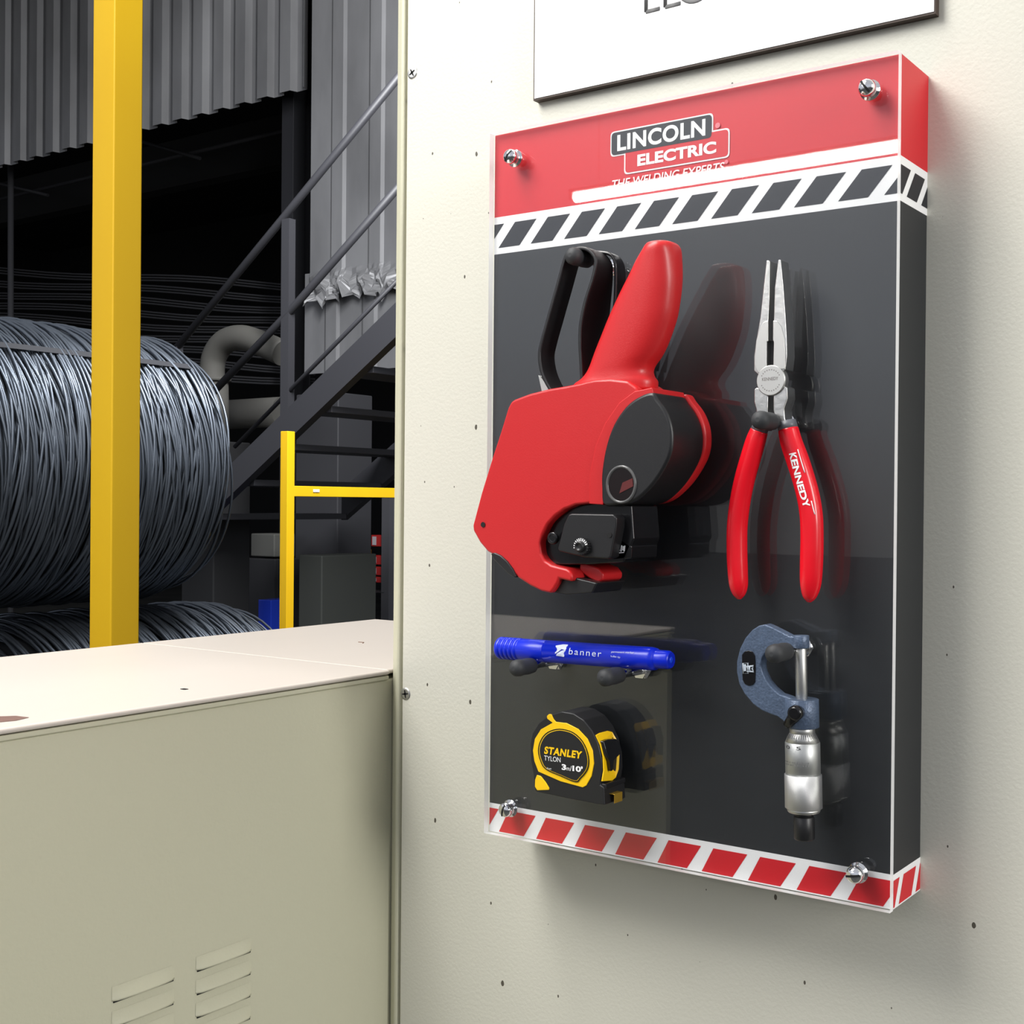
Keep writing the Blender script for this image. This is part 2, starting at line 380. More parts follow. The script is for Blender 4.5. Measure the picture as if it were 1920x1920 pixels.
# ------------------------------------------------------------ display board
W, H = .2719, .46
board = empty('display_board', (W/2, YP, ZB), 'red and black wall-mounted tool display board with hazard stripes and clear acrylic front', 'display board')
YF = .0056
bx = MB()
bx.box(B(.0004, .0004, YF), B(W-.0004, H-.0004, YP), 0)
def band(z0, z1, mi, y=YF-.00012, x0=.0004, x1=W-.0004): bx.add([(x0, y, z0+ZB), (x1, y, z0+ZB), (x1, y, z1+ZB), (x0, y, z1+ZB)], [(0, 1, 2, 3)], mi)
def poly(pts, mi, y): bx.add([(x, y, z+ZB) for x, z in pts], [list(range(len(pts)))], mi)
y1_, y2_ = YF-.00012, YF-.00024
zt0, zt1 = .3812, .4055
band(zt1, H-.0004, 1); band(zt0, zt1, 2); band(.0192, zt0, 0); band(.0004, .0192, 2)
p0 = (.2628-.0039)/10; 
def clipx(q, lo, hi):
    def side(q, c, keep):
        out = []
        for i in range(len(q)):
            a, b = q[i-1], q[i]; ia, ib = keep(a[0]), keep(b[0])
            if ia != ib: t = (c-a[0])/(b[0]-a[0]); out.append((c, a[1]+t*(b[1]-a[1])))
            if ib: out.append(b)
        return out
    q = side(q, lo, lambda v: v >= lo); return side(q, hi, lambda v: v <= hi) if q else q
for k in range(-1, 11):
    xb_ = .0039+p0*k; q = [(xb_, .3852), (xb_+.0170, .3852), (xb_+.0303, .4008), (xb_+.0133, .4008)]
    q = clipx(q, .0004, W-.0004)
    if len(q) > 2: poly(q, 3, y2_)
for k in range(-1, 10):
    xb_ = .0083+.02975*k; q = [(xb_, .0012), (xb_+.0200, .0012), (xb_+.0292, .0159), (xb_+.0075, .0159)]
    q = clipx(q, .0004, W-.0004)
    if len(q) > 2: poly(q, 1, y2_)
# right side print
XS = W-.0004+.00012
def spoly(pts, mi, x=XS): bx.add([(x, y, z+ZB) for y, z in pts], [list(range(len(pts)))], mi)
spoly([(YF, zt1), (YP, zt1), (YP, H-.0004), (YF, H-.0004)], 1); spoly([(YF, zt0), (YP, zt0), (YP, zt1), (YF, zt1)], 2); spoly([(YF, .0004), (YP, .0004), (YP, .0192), (YF, .0192)], 2)
for y0, wd in ((-.0085, .017), (.0155, .0165), (.0395, .0165)):
    q = clipx([(y0, .3852), (y0+wd, .3852), (y0+wd+.0133, .4008), (y0+.0133, .4008)], YF+.0003, YP)
    if len(q) > 2: spoly(q, 3, XS+.0001)
for y0, wd in ((-.0105, .0185), (.0145, .0205), (.0420, .02)):
    q = clipx([(y0, .0012), (y0+wd, .0012), (y0+wd+.0075, .0159), (y0+.0075, .0159)], YF+.0003, YP)
    if len(q) > 2: spoly(q, 1, XS+.0001)
bx.build('backing_box', [blk_p, red_p, wht_p, dark_p], board)
# logo
lg = MB(); y = YF-.0003
def plate(x0, x1, z0, z1, r, y, mi): lg.add([(px_, y, pz_+ZB) for px_, pz_ in round_corners([(x0, z0), (x1, z0), (x1, z1), (x0, z1)], r)], [list(range(20))], mi)
plate(.0897, .1601, .4318, .4473, .0028, y-.0001, 2)
plate(.0997, .1709, .4195, .4368, .0028, y-.0002, 2); plate(.1006, .1700, .4204, .4359, .0024, y-.0003, 1)
plate(.0906, .1592, .4327, .4464, .0024, y-.0004, 0)
flat_text(lg, 'LINCOLN', .0948, .1552, .4345+ZB, .4446+ZB, y-.0005, bold=.032, mi=2, spacing=1.07)
flat_text(lg, 'ELECTRIC', .1092, .1624, .4232+ZB, .4303+ZB, y-.0005, bold=.04, mi=2, spacing=1.02)
flat_text(lg, 'THE WELDING EXPERTS', .0906, .1672, .4120+ZB, .4172+ZB, y-.0005, bold=.012, mi=2, shear=.012)
pink = mat('pale_pink_print', srgb(240, 130, 140), .5)
for cx_, cz_, r_ in ((.1632, .4392, .0016), (.1690, .4170, .0012)):
    lg.add([(cx_+r_*math.cos(t*math.pi/8), y-.0005, cz_+ZB+r_*math.sin(t*math.pi/8)) for t in range(16)], [list(range(16))], 3)
lg.build('logo', [dark_p, red_p, wht_p, pink], board, label='printed company logo: dark plate over red plate, white outlined letters')
# acrylic sheet: clear front, cut edges whitened for the light they pipe
ac = bpy.data.materials.new('clear_acrylic'); ac.use_nodes = True; n = ac.node_tree; n.nodes.clear()
out = n.nodes.new('ShaderNodeOutputMaterial'); mxs = n.nodes.new('ShaderNodeMixShader'); tr = n.nodes.new('ShaderNodeBsdfTransparent'); gl = n.nodes.new('ShaderNodeBsdfGlossy'); 
ge = n.nodes.new('ShaderNodeNewGeometry'); dp = n.nodes.new('ShaderNodeVectorMath'); dp.operation = 'DOT_PRODUCT'
n.links.new(ge.outputs['Incoming'], dp.inputs[0]); n.links.new(ge.outputs['Normal'], dp.inputs[1])
def mth(op, a_, b_=None):
    k_ = n.nodes.new('ShaderNodeMath'); k_.operation = op
    for i_, v_ in enumerate((a_, b_)):
        if v_ is None: continue
        if isinstance(v_, (int, float)): k_.inputs[i_].default_value = v_
        else: n.links.new(v_, k_.inputs[i_])
    return k_.outputs[0]
# Schlick reflectance, the same from both sides of the sheet
fr_ = mth('ADD', mth('MULTIPLY', mth('POWER', mth('SUBTRACT', 1.0, mth('ABSOLUTE', dp.outputs['Value'])), 5.0), .96), .042)
gl.inputs['Roughness'].default_value = .012; gl.inputs['Color'].default_value = (1, 1, 1, 1); tr.inputs[0].default_value = (.985, .99, .99, 1)
n.links.new(fr_, mxs.inputs[0]); n.links.new(tr.outputs[0], mxs.inputs[1]); n.links.new(gl.outputs[0], mxs.inputs[2]); n.links.new(mxs.outputs[0], out.inputs[0])
ed = bpy.data.materials.new('acrylic_cut_edge_glow'); ed.use_nodes = True; n = ed.node_tree; b = n.nodes['Principled BSDF']
b.inputs['Base Color'].default_value = (1, 1, 1, 1); b.inputs['Roughness'].default_value = .3; b.inputs['Subsurface Weight'].default_value = 0
mxs = n.nodes.new('ShaderNodeMixShader'); tr = n.nodes.new('ShaderNodeBsdfTranslucent'); tr.inputs[0].default_value = (.95, .96, .97, 1); mxs.inputs[0].default_value = .35
tp = n.nodes.new('ShaderNodeBsdfTransparent'); mx2 = n.nodes.new('ShaderNodeMixShader'); mx2.inputs[0].default_value = .15
n.links.new(b.outputs[0], mxs.inputs[1]); n.links.new(tr.outputs[0], mxs.inputs[2]); n.links.new(mxs.outputs[0], mx2.inputs[1]); n.links.new(tp.outputs[0], mx2.inputs[2]); n.links.new(mx2.outputs[0], n.nodes['Material Output'].inputs[0])
am = MB(); am.add([B(0, 0), B(W, 0), B(W, H), B(0, H)], [(0, 1, 2, 3)], 0); am.add([B(0, 0, .0048), B(W, 0, .0048), B(W, H, .0048), B(0, H, .0048)], [(3, 2, 1, 0)], 0)
t_ = .0048
am.add([B(0, 0), B(W, 0), B(W, H), B(0, H), B(0, 0, t_), B(W, 0, t_), B(W, H, t_), B(0, H, t_)], [(0, 4, 5, 1), (1, 5, 6, 2), (2, 6, 7, 3), (3, 7, 4, 0)], 1)
am.build('acrylic_sheet', [ac, ed], board, label='clear glossy acrylic sheet with bright cut edges')
# chrome screw caps
for (px, py), a in (((958, 294), .9), ((1626, 165), 2.2), ((949, 1518), 1.3), ((1603, 1640), .2)):
    c = P(px, py, Y=-.005); c.y = 0
    m = MB(); m.lathe(c, (0, -1, 0), [(0, .0056), (.0008, .0056), (.0010, .0040), (.0040, .0040), (.0044, .0047), (.0062, .0047), (.0078, .0040), (.0088, .0024), (.0091, .0004)], 32)
    so = m.build('screw_cap', chrome, board)
    q = MB(); d = Vector((math.cos(a), 0, math.sin(a)))*.0041; e_ = Vector((-math.sin(a), 0, math.cos(a)))*.0006; yy = Vector((0, -.0082, 0)); y3 = Vector((0, -.0094, 0))
    q.add([c+yy+d+e_, c+yy+d-e_, c+yy-d-e_, c+yy-d+e_, c+y3+d*.2+e_, c+y3+d*.2-e_, c+y3-d*.2-e_, c+y3-d*.2+e_], [(0, 1, 5, 4), (4, 5, 6, 7), (7, 6, 2, 3)])
    q.build('screw_slot', MATS['black_recess_and_shade'], so)

# ------------------------------------------------------------ pegs (steel rod with a rubber cap)
def peg(px, py, label, tip=-.048, group='rubber-capped pegs on the display board', tilt=.0):
    c = P(px, py, Y=tip); r0 = empty('peg', (c.x, 0, c.z), label, 'peg', group); b = Vector((c.x, 0, c.z))
    L = -tip; m = MB().lathe(b, (0, -1, 0), [(0, .0024), (L-.004, .0024)], 20); m.build('rod', chrome, r0)
    m = MB().lathe(b, (0, -1, 0), [(0, .0055), (.0012, .0055), (.0013, .0036), (.004, .0036), (.0041, .0050), (.0055, .0050)], 6); m.build('nut', chrome, r0)
    cap = [(L-.021, .0034), (L-.0195, .0046), (L-.015, .0050), (L-.010, .0048), (L-.006, .0052), (L-.003, .0050), (L-.001, .0038), (L, .0012)]
    m = MB().lathe(b, (0, -1, 0), cap, 24); m.build('rubber_cap', rub, r0)
    return r0
peg(1068, 478, 'rubber-capped steel peg the pricing gun lever hangs on', tip=-.050)
peg(1420, 787, 'rubber-capped steel peg under the pliers joint between the red handles', tip=-.040)
peg(962, 1254, 'left rubber-capped steel peg under the blue marker')
peg(1128, 1272, 'right rubber-capped steel peg under the blue marker')
peg(1446, 1227, 'rubber-capped steel peg inside the blue micrometer frame', tip=-.044)

# ------------------------------------------------------------ pricing gun
g3 = lambda x, y, Y: P(880+x/4.174, 440+y/4.174, Y=Y)
g4 = lambda x, y, Y: P(880+x/4.174, 700+y/4.174, Y=Y)
gf, gb = -.054, -.018
gun = empty('pricing_gun', (.07, -.03, ZB+.2), 'red and black hand-held pricing gun with long red handle, top left of the board', 'pricing gun')
body = [g4(x, y, gf) for x, y in ((325, 222), (350, 205), (470, 160), (620, 122), (760, 98), (860, 78), (920, 62), (980, 50), (1100, 44), (1240, 60))]
body += [g4(x, y, gf) for x, y in ((1310, 110), (1330, 165), (1230, 215), (1150, 330), (1080, 470), (1030, 640), (1010, 780), (1020, 920), (1040, 1028), (930, 1020), (830, 1030), (740, 1065), (670, 1115), (610, 1180), (570, 1260), (552, 1330), (560, 1410), (590, 1465), (640, 1500), (700, 1515), (760, 1530), (790, 1550), (808, 1590), (800, 1632), (700, 1608), (690, 1640), (660, 1690), (635, 1722), (560, 1705), (470, 1660), (380, 1600), (300, 1510), (210, 1435), (140, 1395), (80, 1325), (28, 1232), (24, 1190), (90, 940), (170, 680), (245, 450), (300, 270))]
MB().prism(body, gf, gb).build('body_shell', red_tool, gun, bevel=.004, seg=6, angle=25)
hyc, hb = -.0400, .0125
st_ = [(61, 1475, 1525, .15), (63, 1440, 1575, .5), (72, 1410, 1612, .8), (95, 1392, 1632, .95), (130, 1372, 1640, 1), (200, 1330, 1642, 1), (300, 1282, 1642, 1), (400, 1230, 1637, 1), (520, 1172, 1622, 1), (650, 1113, 1600, 1), (780, 1060, 1560, 1), (890, 1015, 1518, 1), (970, 985, 1476, 1), (1030, 962, 1434, 1), (1080, 935, 1416, 1), (1125, 895, 1425, 1.02), (1165, 840, 1446, 1.05), (1230, 830, 1440, 1.05)]
stv = smooth_path([Vector((a_, b_, c_2)) for a_, b_, c_2, _ in st_], 3); svb = [v.x for v in smooth_path([Vector((q[3], 0)) for q in st_], 3)]
hm = MB(); NS = 40; rings = []
for v, kb in zip(stv, svb):
    zy, l_, r_ = v; cpt = g3((l_+r_)/2, zy, hyc); h_ = (r_-l_)/2/4.174; bb = hb*kb
    aa = math.sqrt(max(h_*h_-(bb*1530)**2, 4))/2640
    ring_ = []
    for k in range(NS):
        t = 2*math.pi*k/NS; cc, ss = math.cos(t), math.sin(t); ex = 2/2.5
        ring_.append(Vector((cpt.x+aa*math.copysign(abs(cc)**ex, cc), hyc+bb*math.copysign(abs(ss)**ex, ss), cpt.z)))
    rings.append(ring_)
hm.add([p for r_ in rings for p in r_], [(i*NS+k, i*NS+(k+1) % NS, (i+1)*NS+(k+1) % NS, (i+1)*NS+k) for i in range(len(rings)-1) for k in range(NS)]+[list(range(NS))[::-1], list(range((len(rings)-1)*NS, len(rings)*NS))], smooth=True)
hm.build('handle', red_tool, gun)
# ring step round the paper roll
cov = [(1430, 150), (1330, 178), (1220, 260), (1125, 400), (1065, 570), (1032, 760), (1030, 900), (1047, 1030), (1170, 1032), (1300, 1000), (1420, 895), (1510, 770), (1572, 640), (1590, 520), (1578, 400), (1535, 290), (1475, 205)]
cx, cy = 1300, 600
ring = [g4(cx+(x-cx)*1.22 if x < 1300 else cx+(x-cx)*1.0, cy+(y-cy)*(1.0), gf+.001) for x, y in cov]
ringl = [(1430, 110), (1290, 140), (1170, 230), (1060, 390), (985, 570), (940, 800), (935, 1022), (1047, 1030), (1100, 600), (1250, 300), (1440, 160)]
MB().prism([g4(x, y, gf-.0008) for x, y in ringl], gf-.0008, gb).build('side_rim', red_tool, gun, bevel=.0006)
MB().prism(smooth_path([g4(x, y, gf-.002) for x, y in cov], 4, True), gf-.002, gb-.001).build('roll_cover', blk, gun, bevel=.0022, seg=4, label='black oval paper roll cover')
# rear half shell, showing as a red rim round the cover
rc = g4(1300, 600, gf-.002)
rear = []
for x, y in cov:
    p = g4(x, y, gf-.002); rear.append(Vector((rc.x+(p.x-rc.x)*1.05, 0, rc.z+.0012+(p.z-rc.z)*1.02)))
rear = [p for p in smooth_path(rear, 4, True)]
rs_ = MB().prism(rear, gb-.0012, -.0105)
jaw = [g4(x, y, gb) for x, y in ((850, 1500), (900, 1490), (1010, 1530), (1045, 1570), (1045, 1620), (1000, 1640), (930, 1600), (860, 1560))]
rs_.build('rear_shell', red_tool, gun, bevel=.002, label='red rear half shell rimming the black cover')
MB().prism([g4(x, y, gf+.012) for x, y in ((860, 1490), (905, 1480), (1015, 1528), (1048, 1570), (1045, 1615), (1005, 1640), (930, 1600), (860, 1545))], gf+.012, gb-.002).build('rear_jaw', red_tool, gun, bevel=.0012)
# back half of the body and jaw behind, black liner under the jaw
MB().prism([g4(x, y, gf+.004) for x, y in ((560, 1400), (600, 1500), (760, 1540), (830, 1600), (1000, 1640), (960, 1720), (760, 1735), (640, 1715), (700, 1615), (640, 1520))], gf+.004, gb).build('jaw_liner', blk, gun, bevel=.001)
MB().prism([g4(x, y, gf+.002) for x, y in ((1040, 1000), (800, 1035), (640, 1150), (560, 1300), (560, 1420), (640, 1500), (900, 1500), (1180, 1480), (1260, 1300), (1240, 1030))], gf+.006, gb).build('inner_frame', blk_g, gun, bevel=.001)
# print head
MB().prism([g4(x, y, gf-.003) for x, y in ((775, 1105), (800, 1098), (1125, 1104), (1152, 1130), (1150, 1200), (1105, 1440), (1080, 1452), (900, 1440), (700, 1392), (690, 1370), (740, 1180))], gf-.003, gb-.004).build('print_head', blk, gun, bevel=.0016, seg=4)
m = MB(); a = g4(1165, 1310, gf+.003); m.prism([g4(x, y, gf+.006) for x, y in ((1120, 1310), (1200, 1300), (1270, 1350), (1265, 1450), (1120, 1470))], gf+.006, gb).build('label_exit', blk_g, gun, bevel=.001)
m = MB(); a = g4(1145, 1410, gf+.0055); b = g4(1215, 1405, gf+.0055); c = g4(1155, 1348, gf+.0055); d = g4(1222, 1345, gf+.0055)
for (u0, u1, v0, v1) in ((0, .16, .2, 1), (.25, .4, .3, .95), (.25, .42, .3, .45), (.5, .64, .2, 1), (.7, .84, .35, .9), (.86, 1, .2, .95), (.05, .95, 0, .1)):
    f = quad_place(a, b, c, d); m.add([f(u0, v0), f(u1, v0), f(u1, v1), f(u0, v1)], [(0, 1, 2, 3)])
m.build('print_mark', wht_p, gun, label='small white printed mark on the black print head')
kc = g4(895, 1355, gf-.003); m = MB()
tp_ = []
for k in range(40):
    r_ = .0052 if k % 2 else .0046; tp_.append(Vector((kc.x+r_*math.cos(k*math.pi/20), 0, kc.z+r_*math.sin(k*math.pi/20))))
m.prism(tp_, gf-.0062, gf-.0025); m.lathe(Vector((kc.x, gf-.006, kc.z)), (0, -1, 0), [(0, .0032), (.0022, .0030), (.0026, .0022), (.0018, .0012)], 24)
kn = m.build('setting_knob', blk, gun, bevel=.0003)
m = MB()
for k in range(11):
    t = math.radians(20+k*17); q = Vector((kc.x+.0040*math.cos(t), gf-.0063, kc.z+.0040*math.sin(t))); d = Vector((math.cos(t), 0, math.sin(t)))*.0008; e_ = Vector((-math.sin(t), 0, math.cos(t)))*.0003
    m.add([q-d-e_, q-d+e_, q+d+e_, q+d-e_], [(0, 1, 2, 3)])
m.build('knob_digits', wht_p, kn)
for zx, zy, r_, nm in ((1098, 1265, .0014, 'pin_hole'), (108, 1184, .0016, 'pin_hole')):
    c = g4(zx, zy, gf-.0032 if zx > 500 else gf-.0002); MB().lathe(c, (0, -1, 0), [(0, r_), (.0003, r_)], 20).build(nm, MATS['black_recess_and_shade'], gun)
c = g4(650, 1290, gf-.001); MB().lathe(c+Vector((0, .002, 0)), (0, -1, 0), [(0, .0036), (.002, .0036), (.0026, .003), (.0020, .0018)], 24).build('pivot_screw', blk_g, gun)
c = g4(1190, 870, gf-.002)
m = MB(); m.tube([(c.x+.0091*math.cos(t*math.pi/20), gf-.0021, c.z+.0100*math.sin(t*math.pi/20)) for t in range(40)], 0.0009, 8, closed=True); m.build('window_rim', mat('rim_plastic', (.10, .10, .10, 1), .2), gun)
m = MB(); m.add([(c.x+.0090*math.cos(t*math.pi/16), gf-.0022, c.z+.0099*math.sin(t*math.pi/16)) for t in range(32)], [list(range(32))]); wn_ = m.build('roll_window', mat('dark_window', (.006, .002, .002, 1), .25), gun)
m = MB(); m.prism([(c.x+.001, c.z+.001), (c.x+.0075, c.z+.0035), (c.x+.0080, c.z-.001), (c.x-.001, c.z-.005)], gf-.0026, gf-.0022); m.build('paper_core', mat('dull_red', srgb(90, 24, 24), .5), wn_)
c = [g4(x, y, gf-.0003) for x, y in ((172, 1412), (200, 1402), (250, 1425), (300, 1470), (345, 1530), (372, 1590), (360, 1600), (310, 1570), (250, 1510), (200, 1460))]
MB().prism(c, gf-.0012, gb).build('foot_pad', blk, gun, bevel=.001)
m = MB().prism([g3(x, y, gf+.012) for x, y in ((540, 1100), (556, 1110), (640, 1230), (570, 1240))], gf+.012, gf+.020); m.build('spring_plate', steel_l, gun)
# black squeeze lever: a strap of plastic bent into a loop
def strap(front, widths, yf, th, name, mt, tw=0):
    sp = smooth_path([Vector((p.x, p.z)) for p in front], 6); wv = smooth_path([Vector((w_, 0)) for w_ in widths], 6)
    m = MB(); n_ = len(sp); V = []
    for i, p in enumerate(sp):
        t = (sp[min(i+1, n_-1)]-sp[max(i-1, 0)]).normalized(); nn = Vector((-t.y, t.x))*th/2
        for s in (-1, 1):
            V.append((p.x+nn.x*s, yf, p.y+nn.y*s)); V.append((p.x+nn.x*s, yf+wv[i].x, p.y+nn.y*s))
    fs = []
    for i in range(n_-1):
        a, b = i*4, (i+1)*4
        fs += [(a, a+1, b+1, b), (a+2, b+2, b+3, a+3), (a, b, b+2, a+2), (a+1, a+3, b+3, b+1)]
    fs += [(0, 2, 3, 1), (n_*4-4, n_*4-3, n_*4-1, n_*4-2)]
    m.add(V, fs, smooth=True); return m.build(name, mt, gun, bevel=.0007, seg=2, angle=50)
yl = -.044
strap([g3(x, y, yl) for x, y in ((640, 1225), (600, 1160), (560, 1060), (545, 940), (565, 830), (620, 630), (690, 380), (740, 200), (770, 140), (840, 108), (910, 112), (960, 150), (985, 210), (965, 330), (905, 520), (868, 700), (862, 850), (870, 1000), (880, 1190))],
      [.016, .016, .016, .0155, .0155, .0155, .0155, .0155, .0155, .0160, .0165, .017, .018, .021, .027, .030, .030, .027, .020], yl, .0022, 'squeeze_lever', blk)
yl2 = -.030
strap([g3(x, y, yl2) for x, y in ((985, 135), (1090, 150), (1130, 200), (1140, 300), (1135, 520), (1110, 760), (1080, 1000))], [.004, .007, .010, .011, .011, .011, .011], yl2, .002, 'lever_rear_strip', blk_g)

# ------------------------------------------------------------ long nose pliers
q5 = lambda x, y, Y: P(1320+x/5.333, 460+y/5.333, Y=Y)
q6 = lambda x, y, Y: P(1320+x/4.8, 760+y/4.8, Y=Y)
pf, pb = -.020, -.009
pl = empty('long_nose_pliers', (.215, -.015, ZB+.16), 'long nose pliers with polished steel jaws and red vinyl handles, right side of the board', 'pliers')
lj = [(622, 150), (656, 152), (652, 500), (640, 760), (645, 955), (628, 962), (624, 1200), (660, 1215), (620, 1290), (535, 1290), (498, 1255), (497, 1110), (520, 950), (560, 720), (592, 420)]
MB().prism([q5(x, y, pf) for x, y in lj], pf, pb).build('jaw', steel, pl, bevel=.0008, seg=2)
rj = [(740, 145), (764, 140), (790, 400), (812, 700), (825, 950), (828, 1100), (812, 1245), (790, 1258), (760, 1230), (700, 1230), (690, 1200), (698, 965), (690, 950), (697, 700), (706, 420)]
MB().prism([q5(x, y, pf) for x, y in rj], pf, pb).build('jaw', steel, pl, bevel=.0008, seg=2)
for pts_ in (((525, 1420), (498, 1440), (498, 1570), (518, 1640), (522, 1760), (500, 1840), (600, 1850), (632, 1760), (640, 1490), (600, 1440)), ((690, 1480), (780, 1400), (830, 1418), (834, 1530), (800, 1630), (805, 1720), (822, 1800), (730, 1800), (690, 1650))):
    MB().prism([q5(x, y, pf) for x, y in pts_], pf, pb).build('shank', steel, pl, bevel=.0007, seg=2)
# raised flats on the jaws and the round joint
for pts_ in (((500, 1190), (520, 950), (560, 820), (600, 765), (640, 752), (640, 960), (626, 962), (624, 1200), (640, 1260), (540, 1275)), ((690, 752), (730, 755), (770, 810), (800, 930), (810, 1080), (806, 1235), (700, 1240), (692, 1200), (697, 962), (688, 950))):
    MB().prism([q5(x, y, pf-.0006) for x, y in pts_], pf-.0006, pf+.001).build('jaw_flat', steel_l, pl, bevel=.0003)
MB().prism([q5(x, y, pf+.004) for x, y in ((622, 955), (704, 955), (700, 1210), (618, 1210))], pf+.004, pb).build('cutter_gap', mat('dark_blade_steel', (.08, .08, .08, 1), .5, .8), pl)
jc = q5(666, 1350, pf-.001); MB().lathe(Vector((jc.x, pf+.004, jc.z)), (0, -1, 0), [(0, .0084), (.0048, .0084), (.0052, .0080)], 40).build('joint', steel_l, pl)
m = MB(); f0 = lambda x, y: q5(x, y, pf-.0013)
text_mb(m, 'KENNEDY', quad_place(f0(580, 1358), f0(742, 1345), f0(580, 1325), f0(742, 1312)), bold=.02)
stamp = mat('etched_grey', (.22, .21, .20, 1), .6)
for k in range(26):
    t = k*2*math.pi/26
    if abs(math.sin(t)) > .3:
        r_ = .0058; q = Vector((jc.x+r_*math.cos(t), pf-.0013, jc.z+r_*math.sin(t))); m.add([q+Vector((-.0003, 0, -.0003)), q+Vector((.0003, 0, -.0003)), q+Vector((.0003, 0, .0003)), q+Vector((-.0003, 0, .0003))], [(0, 1, 2, 3)])
m.build('joint_stamp', stamp, pl)
hy = -.0150
hr = .0058
def handle(cl, scale=1):
    pts = smooth_path([Vector(q6(x, y, hy)) for x, y, _ in cl], 6); rr_ = [v.x for v in smooth_path([Vector((r_, 0)) for _, _, r_ in cl], 6)]
    return pts, rr_
L_ = [(497, 228, .0050), (465, 320, .0056), (418, 480, .0058), (370, 650, .0058), (328, 850, .0058), (300, 1080, .0058), (297, 1300, .0058), (303, 1480, .0057), (312, 1620, .0052), (316, 1700, .0036), (318, 1745, .0010)]
R_ = [(758, 215, .0056), (785, 330, .0060), (838, 480, .0062), (890, 640, .0062), (938, 820, .0062), (966, 1000, .0062), (972, 1200, .0062), (968, 1400, .0062), (960, 1600, .0057), (950, 1720, .0038), (945, 1772, .0010)]
for cl in (L_, R_):
    pts, rr_ = handle(cl); hd = MB().tube(pts, rr_, 24).build('handle', red_grip, pl)
    d = (pts[0]-pts[1]).normalized()
    MB().tube([pts[0]-d*.0008, pts[0]+d*.0045], [cl[0][2]*.98, cl[0][2]*.92], 24).build('collar', grey_c, hd)
ptsR, rrR = handle(R_)
def on_grip(p):
    best = min(range(len(ptsR)-1), key=lambda i: (Vector((ptsR[i].x-p.x, ptsR[i].z-p.z))).length)
    i = best; j = i+1 if i+1 < len(ptsR) else i
    if i > 0 and (Vector((ptsR[i-1].x-p.x, ptsR[i-1].z-p.z))).length < (Vector((ptsR[j].x-p.x, ptsR[j].z-p.z))).length: j = i-1
    a = Vector((ptsR[i].x, ptsR[i].z)); b = Vector((ptsR[j].x, ptsR[j].z)); t = (b-a).normalized(); d = Vector((p.x, p.z))-a
    off = abs(d.x*t.y-d.y*t.x); r_ = rrR[i]; return Vector((p.x, hy-math.sqrt(max(0, r_*r_-off*off))-.00028, p.z))
m = MB()
spn = smooth_path([Vector((x, y)) for x, y in ((800, 430), (838, 590), (880, 750), (930, 912))], 8)
def along(u):
    u = min(max(u, 0), .9999)*(len(spn)-1); i = int(u); return spn[i].lerp(spn[i+1], u-i)
def kplace(u, v):
    p = along(u); q = along(min(u+.02, 1)); q0 = along(max(u-.02, 0)); t = (q-q0).normalized(); nn = Vector((t.y, -t.x)); c = p+nn*(v-.5)*60
    w_ = q6(c.x, c.y, hy-.0055); return on_grip(w_)
text_mb(m, 'KENNEDY', kplace, bold=.035, dense=True)
for (xa, ya, xb2, yb2) in ((850, 398, 915, 605), (975, 860, 1003, 980)):
    a = on_grip(q6(xa, ya, hy-.004)); b = on_grip(q6(xb2, yb2, hy-.004)); 
    seg = [on_grip(a.lerp(b, k/6)) for k in range(7)]; m.tube(seg, .00030, 6)
m.build('handle_print', wht_p, pl, label='white brand lettering down the right red handle')

# ------------------------------------------------------------ blue marker
mk7 = lambda x, y, Y: P(900+x/4.571, 1160+y/4.571, Y=Y)
my = -.022
A_ = mk7(165, 250, my); B_ = mk7(1640, 355, my)
Lm = (B_-A_).length; ax = (B_-A_).normalized(); Rm = .0068
mrk = empty('marker_pen', (A_+B_)/2, 'blue permanent marker pen lying on two pegs, left side of the board', 'marker pen')
c0 = Lm*.30
m = MB().lathe(A_+ax*c0, ax, [(0, Rm), (Lm*.62-.003, Rm), (Lm*.62, Rm*.93), (Lm*.62+.0002, Rm*.82), (Lm*.63, Rm*.80), (Lm*.70-.0015, Rm*.78), (Lm*.70, Rm*.66)], 40); m.build('barrel', blue, mrk)
prof = [(0, Rm*.86), (.0008, Rm*.98)]
for k in range(5):
    s0 = .0015+k*.0032; prof += [(s0, Rm*1.03), (s0+.0018, Rm*1.03), (s0+.0022, Rm*.95), (s0+.0028, Rm*.95)]
prof += [(.0180, Rm*1.0), (c0-.0004, Rm*1.0), (c0, Rm*.97)]
MB().lathe(A_, ax, prof, 40).build('cap', blue, mrk)
tipc = A_+ax*(Lm*.70+.3*Lm); MB().lathe(A_+ax*(Lm-.0004), ax, [(0, Rm*.30), (.0004, Rm*.28), (.0007, Rm*.12)], 24).build('end_plug', mat('bright_blue', srgb(30, 80, 240), .25), mrk)
def on_mrk(p):
    d = p-A_; t = d.dot(ax); q = A_+ax*t; dz = p.z-q.z
    return Vector((p.x, q.y-math.sqrt(max(0, (Rm*1.0)**2-dz*dz))-.00028, p.z))
def mplace(x0, y0, x1, y1, hgt):
    def f(u, v): return on_mrk(mk7(x0+(x1-x0)*u, y0+(y1-y0)*u-hgt*v, my-Rm*.95))
    return f
m = MB(); pale = mat('pale_print', srgb(220, 228, 250), .5)
text_mb(m, 'banner', mplace(765, 305, 1042, 328, 54), bold=.0, spacing=1.25, dense=True)
text_mb(m, 'permanent marker', mplace(1125, 296, 1318, 304, 20), dense=True); text_mb(m, 'bullet tip', mplace(1125, 332, 1205, 342, 20), dense=True)
